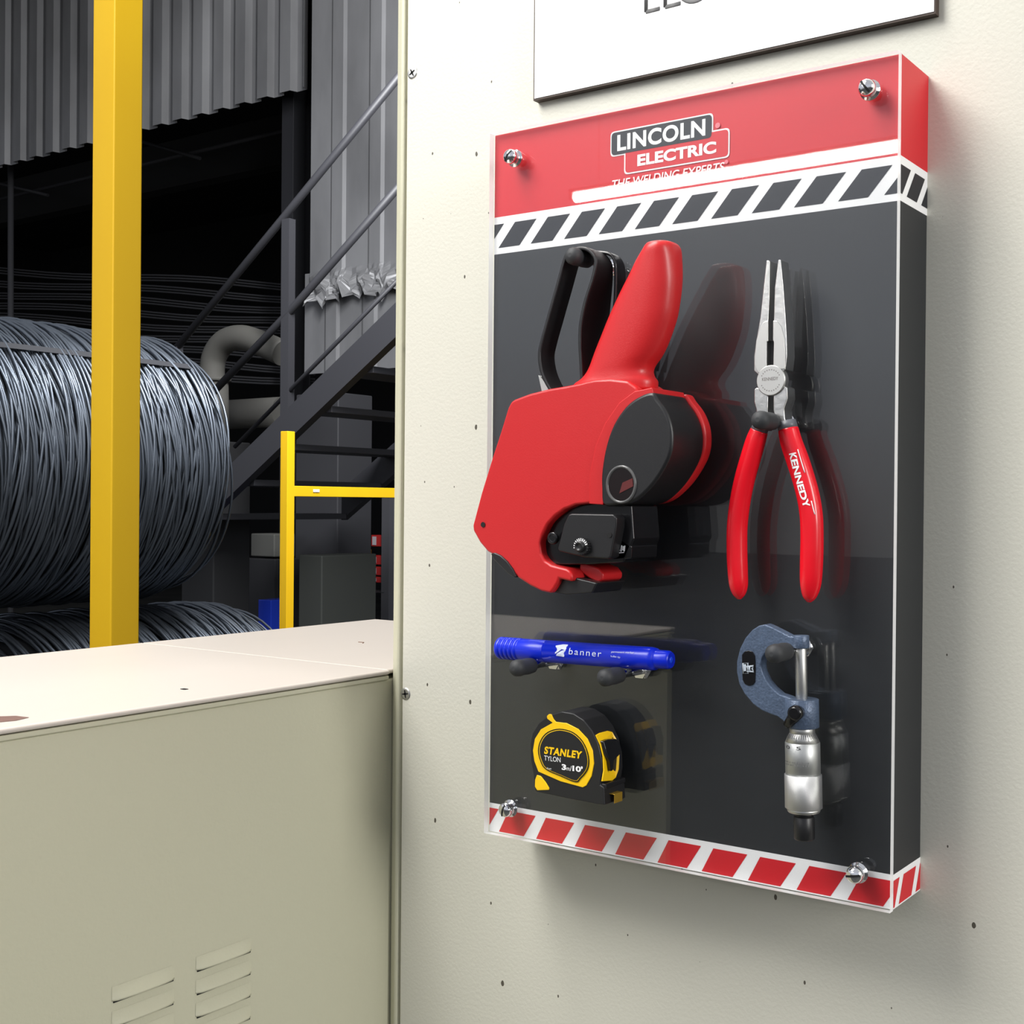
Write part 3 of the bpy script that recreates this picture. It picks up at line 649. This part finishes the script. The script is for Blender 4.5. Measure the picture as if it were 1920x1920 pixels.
for q in (((640, 232), (700, 222), (738, 225), (735, 268), (700, 262), (672, 285), (648, 300)), ((655, 318), (662, 300), (700, 275), (735, 262), (722, 328), (690, 322))):
    c = on_mrk(mk7(sum(p[0] for p in q)/len(q), sum(p[1] for p in q)/len(q), my-Rm*.95)); v_ = [on_mrk(mk7(x, y, my-Rm*.95)) for x, y in q]; n_ = len(v_)
    vv = [c]+v_+[c.lerp(p, .5)+Vector((0, -.0001, 0)) for p in v_]; vv[0] = c+Vector((0, -.0002, 0))
    m.add(vv, [(0, n_+1+i, n_+1+(i+1) % n_) for i in range(n_)]+[(n_+1+i, 1+i, 1+(i+1) % n_, n_+1+(i+1) % n_) for i in range(n_)])
m.build('barrel_print', pale, mrk, label='white shield mark and lettering on the blue barrel')

# ------------------------------------------------------------ tape measure
t7 = mk7
tf, tb = -.031, -.007
tm = empty('tape_measure', (.06, -.02, ZB+.03), 'black and yellow pocket tape measure with yellow ring, lower left of the board', 'tape measure')
ob_ = [(428, 1080), (445, 985), (500, 895), (590, 825), (700, 795), (800, 812), (890, 870), (960, 960), (1010, 1070), (1040, 1200), (1045, 1330), (1030, 1425), (1060, 1445), (1068, 1600), (1000, 1592), (760, 1545), (480, 1486), (465, 1470), (455, 1330), (432, 1210)]
MB().prism([t7(x, y, tf) for x, y in ob_], tf, tb).build('case', mat('black_rubber_case', (.014, .014, .015, 1), .42), tm, bevel=.0028, seg=5, angle=20)
yo = [(572, 835), (590, 818), (612, 822), (630, 862), (650, 885), (740, 895), (840, 945), (920, 1030), (965, 1130), (976, 1240), (955, 1350), (910, 1430), (880, 1447), (690, 1395), (500, 1312), (465, 1220), (453, 1130), (470, 1030), (520, 950), (600, 905), (622, 893), (575, 858)]
MB().prism([t7(x, y, tf-.0004) for x, y in yo], tf-.0005, tf+.001).build('yellow_ring', yel, tm, bevel=.0003, seg=2, label='yellow ring round the face')
def ringpts(s, y):
    c = (715, 1165); q = [(705, 945), (800, 975), (880, 1050), (925, 1150), (935, 1240), (915, 1310), (860, 1375), (820, 1402), (690, 1350), (560, 1290), (515, 1215), (497, 1130), (515, 1050), (560, 985), (630, 950)]
    return smooth_path([t7(c[0]+(a-c[0])*s, c[1]+(b-c[1])*s, y) for a, b in q], 3, True)
MB().prism(ringpts(1.0, tf-.0008), tf-.0009, tf).build('face_disc', blk_g, tm)
MB().prism(ringpts(.955, tf-.001), tf-.0011, tf).build('pinstripe', yel, tm, label='thin yellow line round the black face')
MB().prism(ringpts(.93, tf-.0012), tf-.0013, tf).build('face_label', mat('black_label', (.01, .01, .011, 1), .5), tm)
m = MB(); yl = tf-.0015
def tq(x0, y0, x1, y1, hgt): return quad_place(t7(x0, y0, yl), t7(x1, y1, yl), t7(x0, y0-hgt, yl), t7(x1, y1-hgt, yl))
text_mb(m, 'STANLEY', tq(548, 1158, 868, 1203, 66), spacing=1.12, bold=.04, shear=.03)
m.build('brand_lettering', yel, tm, label='yellow brand letters')
m = MB(); text_mb(m, 'TYLON', tq(550, 1214, 690, 1232, 42)); text_mb(m, '3', tq(700, 1295, 738, 1300, 50), bold=.04); text_mb(m, 'm', tq(742, 1300, 768, 1302, 24), bold=.0); text_mb(m, '/', tq(770, 1306, 786, 1306, 44)); text_mb(m, "10'", tq(792, 1306, 880, 1318, 50), bold=.04)
text_mb(m, '30-697', tq(572, 1288, 612, 1298, 14))
m.build('size_lettering', wht_p, tm, label='white letters giving the tape length')
MB().prism([t7(x, y, tf-.0004) for x, y in ((487, 1340), (520, 1350), (560, 1400), (592, 1452), (590, 1468), (490, 1472), (470, 1440), (472, 1380))], tf-.0005, tf+.001).build('corner_badge', yel, tm, bevel=.0003)
# lock side: yellow inlay with black button, on the curved right side
sidef = lambda x, y, k: t7(x, y, k)
ys_ = [(988, 1000), (1020, 980), (1090, 962), (1125, 970), (1165, 1040), (1188, 1150), (1180, 1290), (1155, 1360), (1125, 1385), (1040, 1392), (1055, 1300), (1050, 1180), (1025, 1080)]
case_r = [(Vector((t7(x, y, tf).x, t7(x, y, tf).z))) for x, y in ((960, 960), (1010, 1070), (1040, 1200), (1045, 1330), (1030, 1425))]
def on_side(px, py):
    """point of the case's right flank (X as a function of Z) seen at this pixel"""
    lo, hi = tf-.004, tb+.004
    for _ in range(30):
        mid = (lo+hi)/2; p = t7(px, py, mid)
        cr_ = case_r; X_ = None
        if p.z > cr_[0].y: X_ = cr_[0].x
        elif p.z < cr_[-1].y: X_ = cr_[-1].x
        else:
            for i in range(len(cr_)-1):
                if cr_[i].y >= p.z >= cr_[i+1].y: t = (cr_[i].y-p.z)/(cr_[i].y-cr_[i+1].y); X_ = cr_[i].x+(cr_[i+1].x-cr_[i].x)*t; break
        X_ += .0005
        if p.x > X_: lo = mid
        else: hi = mid
    return p
m = MB(); v_ = [on_side(x, y) for x, y in ys_]; c = sum(v_, Vector())/len(v_); n_ = len(v_)
m.add(v_+[p+Vector((.0007, 0, 0)) for p in v_], [[n_+i for i in range(n_)]]+[(i, (i+1) % n_, (i+1) % n_+n_, i+n_) for i in range(n_)])
m.build('lock_inlay', yel, tm, label='yellow inlay on the side')
bt = [on_side(x, y)+Vector((.0008, 0, 0)) for x, y in ((1020, 1048), (1060, 1030), (1130, 1025), (1165, 1060), (1172, 1150), (1130, 1190), (1110, 1210), (1105, 1290), (1088, 1305), (1078, 1220), (1050, 1160))]
m = MB(); n_ = len(bt); m.add(bt+[p+Vector((.0024, 0, 0)) for p in bt], [[n_+i for i in range(n_)]]+[(i, (i+1) % n_, (i+1) % n_+n_, i+n_) for i in range(n_)])
m.build('lock_button', blk_g, tm, bevel=.0006)
# mouth block and hook
a = t7(990, 1440, tf+.002); MB().box((a.x, tf+.001, a.z-.0005), (t7(1072, 1440, tf+.002).x+.001, tb, a.z+.0028)).build('mouth_lip', blk, tm, bevel=.0008)
hk = t7(1085, 1520, tf+.003); tpb = mat('brass_tape', srgb(200, 160, 60), .3, .6)
m = MB(); m.box((hk.x-.001, tf+.006, hk.z+.0005), (hk.x+.0036, tf+.015, hk.z+.0010)); m.box((hk.x+.0032, tf+.006, hk.z-.0045), (hk.x+.0037, tf+.015, hk.z+.0010)); m.build('tape_hook', tpb, tm, bevel=.0002)

# ------------------------------------------------------------ micrometer
m8 = lambda x, y, Y: P(1340+x/4, 1140+y/4, Y=Y)
mf, mbk = -.0195, -.0115; mc = -.0155
mic = empty('micrometer', (.21, -.0155, ZB+.06), 'outside micrometer with blue-grey enamel frame and silver thimble, lower right of the board', 'micrometer')
fo = [(378, 122), (330, 132), (280, 165), (230, 222), (188, 305), (165, 400), (164, 480), (182, 570), (222, 645), (285, 720), (350, 768), (420, 798), (470, 815), (510, 845), (545, 885), (600, 890), (600, 690), (545, 668), (485, 648), (430, 600), (385, 545), (355, 480), (345, 430), (358, 370), (395, 318), (450, 292), (530, 288), (590, 298), (612, 302), (660, 300), (662, 218), (620, 216), (560, 212), (500, 180), (420, 140)]
MB().prism([m8(x, y, mf) for x, y in fo], mf, mbk).build('frame', steelblue, mic, bevel=.0008, seg=3)
T0 = m8(645, 250, mc); T1 = m8(672, 1735, mc); axm = (T1-T0).normalized()
zpt = lambda y: T0.lerp(T1, (y-250)/(1735-250))
def cyl(name, y0, y1, r0, r1, mt, n=32, extra=None, parent=mic):
    a, b = zpt(y0), zpt(y1); L = (b-a).length
    return MB().lathe(a, axm, extra(L) if extra else [(0, r0*.96), (.0003, r0), (L-.0003, r1), (L, r1*.96)], n).build(name, mt, parent)
cyl('anvil', 205, 300, .0046, .0046, steelblue)
cyl('spindle', 296, 690, .00315, .00315, steel_l)
cyl('barrel_boss', 680, 895, .0091, .0091, steelblue)
cyl('sleeve', 890, 945, .0068, .0068, steel_l)
cyl('thimble_bevel', 935, 1005, .0070, .0092, steel_l)
th = cyl('thimble', 1003, 1245, .0094, .0094, mat('satin_thimble', (.50, .51, .50, 1), .45, .9))
kn_m = mat('knurled_steel', (.72, .72, .72, 1), .38, .9)
n = kn_m.node_tree; t = n.nodes.new('ShaderNodeTexCoord'); b = n.nodes['Principled BSDF']; bp = n.nodes.new('ShaderNodeBump'); bp.inputs['Strength'].default_value = .35; bp.inputs['Distance'].default_value = .0003
w1 = n.nodes.new('ShaderNodeTexWave'); w2 = n.nodes.new('ShaderNodeTexWave'); mp1 = n.nodes.new('ShaderNodeMapping'); mp2 = n.nodes.new('ShaderNodeMapping'); ad = n.nodes.new('ShaderNodeMath'); ad.operation = 'ADD'
for w_, m_, ang in ((w1, mp1, .6), (w2, mp2, -.6)):
    w_.inputs['Scale'].default_value = 800; m_.inputs['Rotation'].default_value = (0, ang, 0); n.links.new(t.outputs['Object'], m_.inputs[0]); n.links.new(m_.outputs[0], w_.inputs[0])
n.links.new(w1.outputs[1], ad.inputs[0]); n.links.new(w2.outputs[1], ad.inputs[1]); n.links.new(ad.outputs[0], bp.inputs['Height']); n.links.new(bp.outputs[0], b.inputs['Normal'])
cyl('knurled_grip', 1243, 1500, .0100, .0100, kn_m)
cyl('end_ring', 1500, 1530, .0092, .0086, steel_l)
cyl('ratchet_neck', 1528, 1560, .0050, .0050, blk)
def flut(L): return [(0, .0052), (.0006, .0057), (L-.0008, .0057), (L, .0052)]
cyl('ratchet_stop', 1558, 1735, 0, 0, blk, n=14, extra=flut)
# thimble graduations and printing
m = MB(); dkp = mat('dark_engraving', (.05, .05, .05, 1), .6)
def on_cyl(t, r, ang):
    u = axm.cross(Vector((0, -1, 0))).normalized(); v = Vector((0, -1, 0)); v = (v-axm*v.dot(axm)).normalized()
    return T0.lerp(T1, (t-250)/(1735-250))+(v*math.cos(ang)+u*math.sin(ang))*r
for k in range(-12, 13):
    a = k*.16; L2 = 985 if k % 5 == 0 else 970
    m.add([on_cyl(940, .00725, a-.02), on_cyl(940, .00725, a+.02), on_cyl(L2, .0087, a+.016), on_cyl(L2, .0087, a-.016)], [(0, 1, 2, 3)])
for (s, y0, y1, aw) in (('0-25mm 0.01mm', 1185, 1165, .95), ('MADE IN ENGLAND', 1160, 1142, .95), ('0  5', 1045, 1020, .5)):
    text_mb(m, s, lambda u, v, y0=y0, y1=y1, aw=aw: on_cyl(y0+(y1-y0)*v, .0096, (.5-u)*2*aw*-1+.2 if axm.cross(Vector((0, -1, 0))).x > 0 else (.5-u)*2*aw+.2)) if s.startswith('0') and 'mm' not in s else None
m.build('graduations', dkp, mic)
# faint band of small engraved marks
m = MB(); random.seed(3)
for row in (1138, 1158):
    a = -.75
    while a < 1.15:
        w_ = random.uniform(.03, .08)
        m.add([on_cyl(row, .00952, a), on_cyl(row, .00952, a+w_), on_cyl(row+random.uniform(8, 12), .00952, a+w_), on_cyl(row+random.uniform(8, 12), .00952, a)], [(0, 1, 2, 3)]); a += w_+random.uniform(.03, .12)
m.build('engraved_text', mat('faint_engraving', (.25, .25, .25, 1), .6, .5), th)
# lock lever
m = MB(); lc = m8(612, 785, -.026); m.lathe(Vector((lc.x, mc-.007, lc.z)), (0, -1, 0), [(0, .0036), (.004, .0042), (.006, .0040), (.007, .0028)], 24)
le = m8(538, 885, -.0245); m.tube([Vector((lc.x, -.0245, lc.z)), lc.lerp(le, .5)+Vector((0, .0012, 0)), le], [.0038, .0032, .0022], 16)
m.build('lock_lever', blk_g, mic, label='glossy black clamp lever')
# badge on the frame
bo = [(205, 350), (225, 325), (255, 318), (285, 328), (302, 355), (307, 450), (303, 555), (285, 578), (255, 584), (225, 570), (210, 540), (204, 450)]
bd = MB().prism([m8(x, y, mf-.0003) for x, y in bo], mf-.0005, mf+.0005).build('badge', blk_g, mic, bevel=.0003)
m = MB(); yb = mf-.0007; f = lambda x, y: m8(x, y, yb)
def pln(pp, r=.0003, cl=False): m.tube([f(x, y) for x, y in pp], r, 6, closed=cl)
pln(((212, 415), (250, 412), (250, 490), (214, 492)), .0004, True); m.add([f(x, y) for x, y in ((214, 420), (236, 422), (236, 472), (214, 475))], [(0, 1, 2, 3)])
pln(((240, 440), (290, 434), (282, 455), (292, 478), (242, 474), (252, 456)), .0005, True); pln(((262, 440), (262, 474)), .0005)
m.build('badge_emblem', mat('pale_emblem', srgb(200, 210, 220), .5), bd)

# ------------------------------------------------------------ batten lamp behind the camera, mirrored in the acrylic
lt = empty('batten_lamp', (-2.0, -4.9, 1.60+CAM.z), 'long white tube lamp seen as the bright streak mirrored in the clear sheet', 'lamp')
em = mat('lit_tube', (1, .97, .92, 1), .5, emit=26)
zl_ = 1.592+CAM.z
MB().tube([(-3.14, -4.9, zl_), (-.6, -4.9, zl_)], .026, 16).build('tube', em, lt)
MB().box((-3.17, -4.92, zl_+.027), (-.575, -4.88, zl_+.045)).build('lamp_housing', mat('white_housing', srgb(220, 220, 220), .5), lt)
MB().box((-3.17, -4.92, zl_-.012), (-3.145, -4.88, zl_+.027)).build('end_cap', MATS['white_housing'], lt)
MB().box((-.6, -4.92, zl_-.012), (-.575, -4.88, zl_+.027)).build('end_cap', MATS['white_housing'], lt)
for x in (-3.0, -.8): MB().tube([(x, -4.9, zl_+.045), (x, -4.9, 7.0)], .0012, 6).build('hanging_wire', darksteel, lt)

# ------------------------------------------------------------ yellow posts
def post_corner(px, py, w_, px2):
    pass
Xp = P(210.5, 700, Y=1.16).x; Yp = 1.16
pst = MB().box((Xp-.08, Yp, 0), (Xp, Yp+.08, 4.5)).build('yellow_post', yel_post, bevel=.004, seg=2)
tag(pst, 'tall yellow square steel post in front of the wire coils, behind the low cabinet', 'post')
Yq = 3.75; Xq = P(538, 1000, Y=Yq).x; zq = P(545, 808, Y=Yq).z
rp_ = empty('yellow_guard_rail', (Xq, Yq, 0), 'short yellow guard post with a horizontal rail, below the dark stairs', 'guard rail')
MB().box((Xq-.05, Yq, 0), (Xq, Yq+.05, zq)).build('post', yel_post, rp_, bevel=.003)
za, zb2 = P(554, 911, Y=Yq+.05).z, P(554, 931, Y=Yq+.05).z
MB().box((Xq-.045, Yq+.05, zb2), (Xq-.002, Yq+2.2, za)).build('rail', yel_post, rp_, bevel=.003)
c = P(593, 920, X=Xq+.0005); MB().box(c+Vector((0, -.022, -.007)), c+Vector((.001, .022, .007))).build('sticker', wht_p, rp_)

# ------------------------------------------------------------ wire coils
def coil(name, cx, cz, R, y0, y1, nl, seed, label, strap_ang=None, group='stacked coils of steel wire rod'):
    random.seed(seed); root = empty(name, (cx, (y0+y1)/2, cz-R), label, 'wire coil', group)
    m = MB(); seg = 60
    for i in range(nl):
        u = (i+random.uniform(-.5, .5))/nl; yc = y0+(y1-y0)*u
        edge = min(u, 1-u)*(y1-y0); rr_ = R-(.10*max(0, 1-edge/.16)**2)-random.uniform(0, .035)
        a1, p1 = random.uniform(0, .10), random.uniform(0, 6.28); a2, p2 = random.uniform(0, .022), random.uniform(0, 6.28)
        ox, oz = random.uniform(-.008, .008), random.uniform(-.008, .008)
        pts = []
        for k in range(seg):
            t = 2*math.pi*k/seg
            pts.append((cx+ox+rr_*math.cos(t), yc+a1*math.cos(t+p1)+a2*math.cos(2*t+p2), cz+oz+rr_*math.sin(t)))
        m.tube(pts, random.choice((.0055, .006, .0068)), 6, closed=True)
    wires = m.build('wire_winding', wire_m, root)
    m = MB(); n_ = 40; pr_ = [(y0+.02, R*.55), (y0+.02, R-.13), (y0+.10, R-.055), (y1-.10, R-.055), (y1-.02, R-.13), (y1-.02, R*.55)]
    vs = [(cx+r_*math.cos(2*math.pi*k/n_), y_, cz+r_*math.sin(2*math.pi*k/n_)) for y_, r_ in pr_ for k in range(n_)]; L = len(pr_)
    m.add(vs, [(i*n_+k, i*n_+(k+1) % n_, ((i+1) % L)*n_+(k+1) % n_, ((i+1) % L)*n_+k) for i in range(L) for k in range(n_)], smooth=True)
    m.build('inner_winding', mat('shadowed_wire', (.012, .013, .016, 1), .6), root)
    if strap_ang is not None:
        for sa in strap_ang:
            m = MB(); d = Vector((math.cos(sa), 0, math.sin(sa))); e_ = Vector((-math.sin(sa), 0, math.cos(sa)))
            pth = [(y0+.06, R-.09), (y0+.12, R+.004), ((y0+y1)/2, R+.006), (y1-.12, R+.004), (y1-.03, R-.07), (y1-.01, R-.2)]
            vs = []
            for y_, r_ in pth:
                for s in (-1, 1): vs.append(Vector((cx, y_, cz))+d*r_+e_*s*.016)
                for s in (-1, 1): vs.append(Vector((cx, y_, cz))+d*(r_+.002)+e_*s*.016)
            L = len(pth); fs = []
            for i in range(L-1):
                a, b = i*4, i*4+4; fs += [(a, b, b+1, a+1), (a+2, a+3, b+3, b+2), (a, a+2, b+2, b), (a+1, b+1, b+3, a+3)]
            m.add(vs, fs); m.build('strap', mat('black_strap', (.035, .036, .042, 1), .5), root)
    return root
CX, CZ, CR = -4.05, 1.79, .56
coil('wire_coil', CX, CZ, CR, 1.60, 2.94, 330, 1, 'big upper coil of dark steel wire ending right of the tall yellow post', (.82,))
coil('wire_coil', CX-.03, CZ+.015, CR+.015, +.25, 1.36, 260, 2, 'big upper coil of dark steel wire cut by the left picture edge', (.86,))
coil('wire_coil', CX, .60, .592, 2.12, 3.38, 225, 3, 'lower coil of steel wire right of the yellow post, just above the cabinet lid', None)
coil('wire_coil', CX, .60, .592, .65, 1.90, 190, 4, 'lower coil of steel wire left of the yellow post, just above the cabinet lid', None)
zb3 = CZ-CR
# ------------------------------------------------------------ steel stair behind
YT = 4.35
st = empty('steel_stair', (P(600, 900, Y=YT).x, YT, 0), 'dark steel staircase with handrails climbing to the right behind the coils', 'staircase')
def bar(name, p, q, hw, dep, mt=darksteel, parent=st, Y=YT):
    """flat bar in the plane Y: p,q photo pixels of its centre line, hw = half width (m)"""
    a, b = P(*p, Y=Y), P(*q, Y=Y); t = (b-a).normalized(); nn = Vector((-t.z, 0, t.x))*hw
    return MB().prism([a+nn, a-nn, b-nn, b+nn], Y, Y+dep).build(name, mt, parent)
bar('stringer', (385, 945), (800, 543), .075, .06)
def pipe(name, pl_, r_, Y, mt=darksteel, parent=st):
    return MB().tube([P(x, y, Y=Y) for x, y in pl_], r_, 14).build(name, mt, parent)
pipe('handrail', ((300, 690), (530, 410), (800, 80)), .022, YT+.05)
pipe('mid_rail', ((384, 752), (540, 588), (800, 290)), .022, YT+.05)
pipe('lower_rail', ((440, 838), (800, 470)), .012, YT+.05)
for (px, ya, yb_) in ((535, 410, 790), (325, 650, 760)):
    a, b = P(px, ya, Y=YT+.03), P(px, yb_, Y=YT+.03); MB().box((a.x-.03, YT+.03, b.z), (a.x+.03, YT+.08, a.z)).build('baluster', darksteel, st)
# treads run away from us behind the stringer
a0, a1 = P(385, 945, Y=YT), P(800, 543, Y=YT)
zt_ = P(606, 768, Y=YT+.06).z
for k in range(-3, 4):
    z = zt_+k*.200; x = a0.x+(a1.x-a0.x)*(z-a0.z)/(a1.z-a0.z)
    MB().box((x-.12, YT+.06, z-.018), (x+.16, YT+1.15, z+.018)).build('tread', darksteel, st, bevel=.003)
a, b = P(385, 945, Y=YT), P(800, 543, Y=YT)
MB().prism([Vector((p.x, 0, p.z+s)) for p, s in ((a, -.1), (b, -.1), (b, .1), (a, .1))], YT+1.15, YT+1.21).build('rear_stringer', darksteel, st)
# column
YC = 6.62
ctl, ctr = P(529, 160, Y=YC), P(584, 160, Y=YC+.2)
cm = MB(); xa_, xb_2 = ctl.x, ctr.x; xm = (xa_+xb_2)/2
cm.box((xa_, YC, 0), (xb_2, YC+.012, 6.9)); cm.box((xa_, YC+.2, 0), (xb_2, YC+.212, 6.9)); cm.box((xm-.006, YC+.012, 0), (xm+.006, YC+.2, 6.9))
tag(cm.build('steel_column', mat('dark_column_paint', srgb(32, 32, 36), .6), bevel=.002), 'dark upright steel column behind the stair rails, left of the torn cladding', 'column')

# ------------------------------------------------------------ ducts
dt = empty('elbow_duct', (P(400, 700, Y=4.9).x, 4.9, 0), 'dusty grey round duct with an elbow bend between coil and stairs', 'duct'); Yd = 4.75
c = [P(x, y, Y=Yd) for x, y in ((402, 735), (398, 700), (402, 668), (420, 642), (448, 633), (480, 640), (530, 662))]
MB().tube(smooth_path(c, 6), .078, 24).build('elbow', pipe_m, dt)
MB().tube([P(401, 712, Y=Yd), P(403, 832, Y=Yd)], .090, 24).build('riser', pipe_m, dt)
a, b = P(372, 830, Y=Yd), P(432, 830, Y=Yd); MB().box((a.x, Yd-.13, 0), (b.x, Yd+.17, a.z)).build('added_dark_base', mat('unlit_steel', (.012, .012, .013, 1), .7), dt, bevel=.01)  # added box under the riser, coloured near-black like the unlit bay
c = P(402, 712, Y=Yd); MB().lathe(c, (0, 0, 1), [(-.012, .105), (.012, .105)], 28).build('flange', pipe_m, dt)
tag(MB().tube([P(415, 778, Y=5.3), P(530, 772, Y=5.3)], .10, 24).build('cross_duct', pipe_m), 'horizontal grey duct below the elbow, left of the column', 'duct')
# ------------------------------------------------------------ dim things under the corrugated wall
def dimbar(name, p, q, Y, r_, label, cat, group=None):
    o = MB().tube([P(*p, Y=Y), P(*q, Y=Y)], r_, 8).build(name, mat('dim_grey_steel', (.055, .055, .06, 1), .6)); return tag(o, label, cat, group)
trs = empty('roof_truss', (-8, 8.4, 4), 'thin light roof rail with slanting braces in the dark bay under the corrugated wall', 'roof truss')
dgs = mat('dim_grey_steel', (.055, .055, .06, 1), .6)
MB().tube([P(-60, 388, Y=8.45), P(560, 238, Y=8.45)], .022, 8).build('rail', dgs, trs)
for p, q in (((-60, 330), (90, 366)), ((240, 258), (375, 297))):
    MB().tube([P(*p, Y=8.4), P(*q, Y=8.4)], .02, 8).build('brace', dgs, trs)
dimbar('drop_pipe', (20, 300), (20, 1350), 6.75, .03, 'thin upright pipe in the dark bay at far left', 'pipe')
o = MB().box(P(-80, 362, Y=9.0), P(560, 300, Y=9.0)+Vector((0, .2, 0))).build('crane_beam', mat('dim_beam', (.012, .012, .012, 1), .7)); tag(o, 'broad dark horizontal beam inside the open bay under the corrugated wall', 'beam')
random.seed(5)
for i in range(9):
    y0p = 500+i*22
    m = MB(); Yc = 7.8
    for j in range(3):
        pts = [P(x, y0p+j*5+(x+40)*.055+4*math.sin(x*.013+i), Y=Yc-.1*i) for x in range(-60, 640, 50)]
        m.tube(pts, .010, 6)
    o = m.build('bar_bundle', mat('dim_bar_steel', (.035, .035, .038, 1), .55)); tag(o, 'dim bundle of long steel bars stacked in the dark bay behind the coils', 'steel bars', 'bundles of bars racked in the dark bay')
# grey machinery below the stairs
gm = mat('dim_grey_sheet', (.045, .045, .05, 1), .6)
def pbox(name, p, q, Y, dep, mt, label=None, cat=None, parent=None, group=None, bevel=0, ground=False):
    a, b = P(*p, Y=Y), P(*q, Y=Y); o = MB().box((a.x, Y, a.z), (b.x, Y+dep, 0 if ground else b.z)).build(name, mt, parent, bevel=bevel)
    return tag(o, label, cat, group) if label else o
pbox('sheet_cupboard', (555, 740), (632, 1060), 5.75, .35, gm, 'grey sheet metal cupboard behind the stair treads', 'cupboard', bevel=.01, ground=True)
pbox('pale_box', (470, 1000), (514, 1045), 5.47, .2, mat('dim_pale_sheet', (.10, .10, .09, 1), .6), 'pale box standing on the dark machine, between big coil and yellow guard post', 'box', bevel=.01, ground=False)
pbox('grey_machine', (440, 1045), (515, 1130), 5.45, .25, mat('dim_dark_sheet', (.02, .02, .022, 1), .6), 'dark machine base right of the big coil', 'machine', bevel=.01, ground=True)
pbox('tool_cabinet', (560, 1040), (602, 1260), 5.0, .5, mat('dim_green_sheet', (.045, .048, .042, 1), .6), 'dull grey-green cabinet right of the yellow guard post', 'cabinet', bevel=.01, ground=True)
pbox('blue_glint_box', (484, 1124), (508, 1140), 5.1, .2, mat('blue_glint_colour', (.02, .05, .5, 1), .2), 'small blue glint beside the lower coil, put in as a glossy box', 'bin', bevel=.005, ground=True)  # box in place of a blue glint, which its colour carries
rk = empty('bin_rack', (P(705, 1000, Y=6.6).x, 6.6, 0), 'yellow-framed rack holding four red bins, beside the cream cabinet edge', 'rack')
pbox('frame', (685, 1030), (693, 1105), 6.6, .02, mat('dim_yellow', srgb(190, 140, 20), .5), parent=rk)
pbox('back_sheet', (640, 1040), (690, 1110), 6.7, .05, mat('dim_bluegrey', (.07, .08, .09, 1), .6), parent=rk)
pbox('shelf', (640, 1106), (720, 1112), 6.4, .3, darksteel, parent=rk)
pbox('upright', (716, 930), (728, 1170), 6.4, .1, mat('mid_grey_steel', (.09, .09, .10, 1), .5), parent=rk, ground=True)
for k, (ya, yb_) in enumerate(((1003, 1025), (1041, 1059), (1062, 1079), (1081, 1093))):
    wh = ('topmost', 'second from top', 'third from top', 'lowest')[k]
    r_ = empty('red_bin', P(706, yb_, Y=6.5), 'red storage bin with a white label, %s of four on the rack' % wh, 'bin', 'red bins on the rack')
    pbox('bin_body', (696, ya), (716, yb_), 6.5, .2, mat('red_bin_plastic', srgb(170, 26, 24), .4), parent=r_, bevel=.004)
    pbox('bin_label', (698, ya+3), (705, yb_-3), 6.495, .004, mat('bin_label_paper', srgb(180, 175, 180), .6), parent=r_)
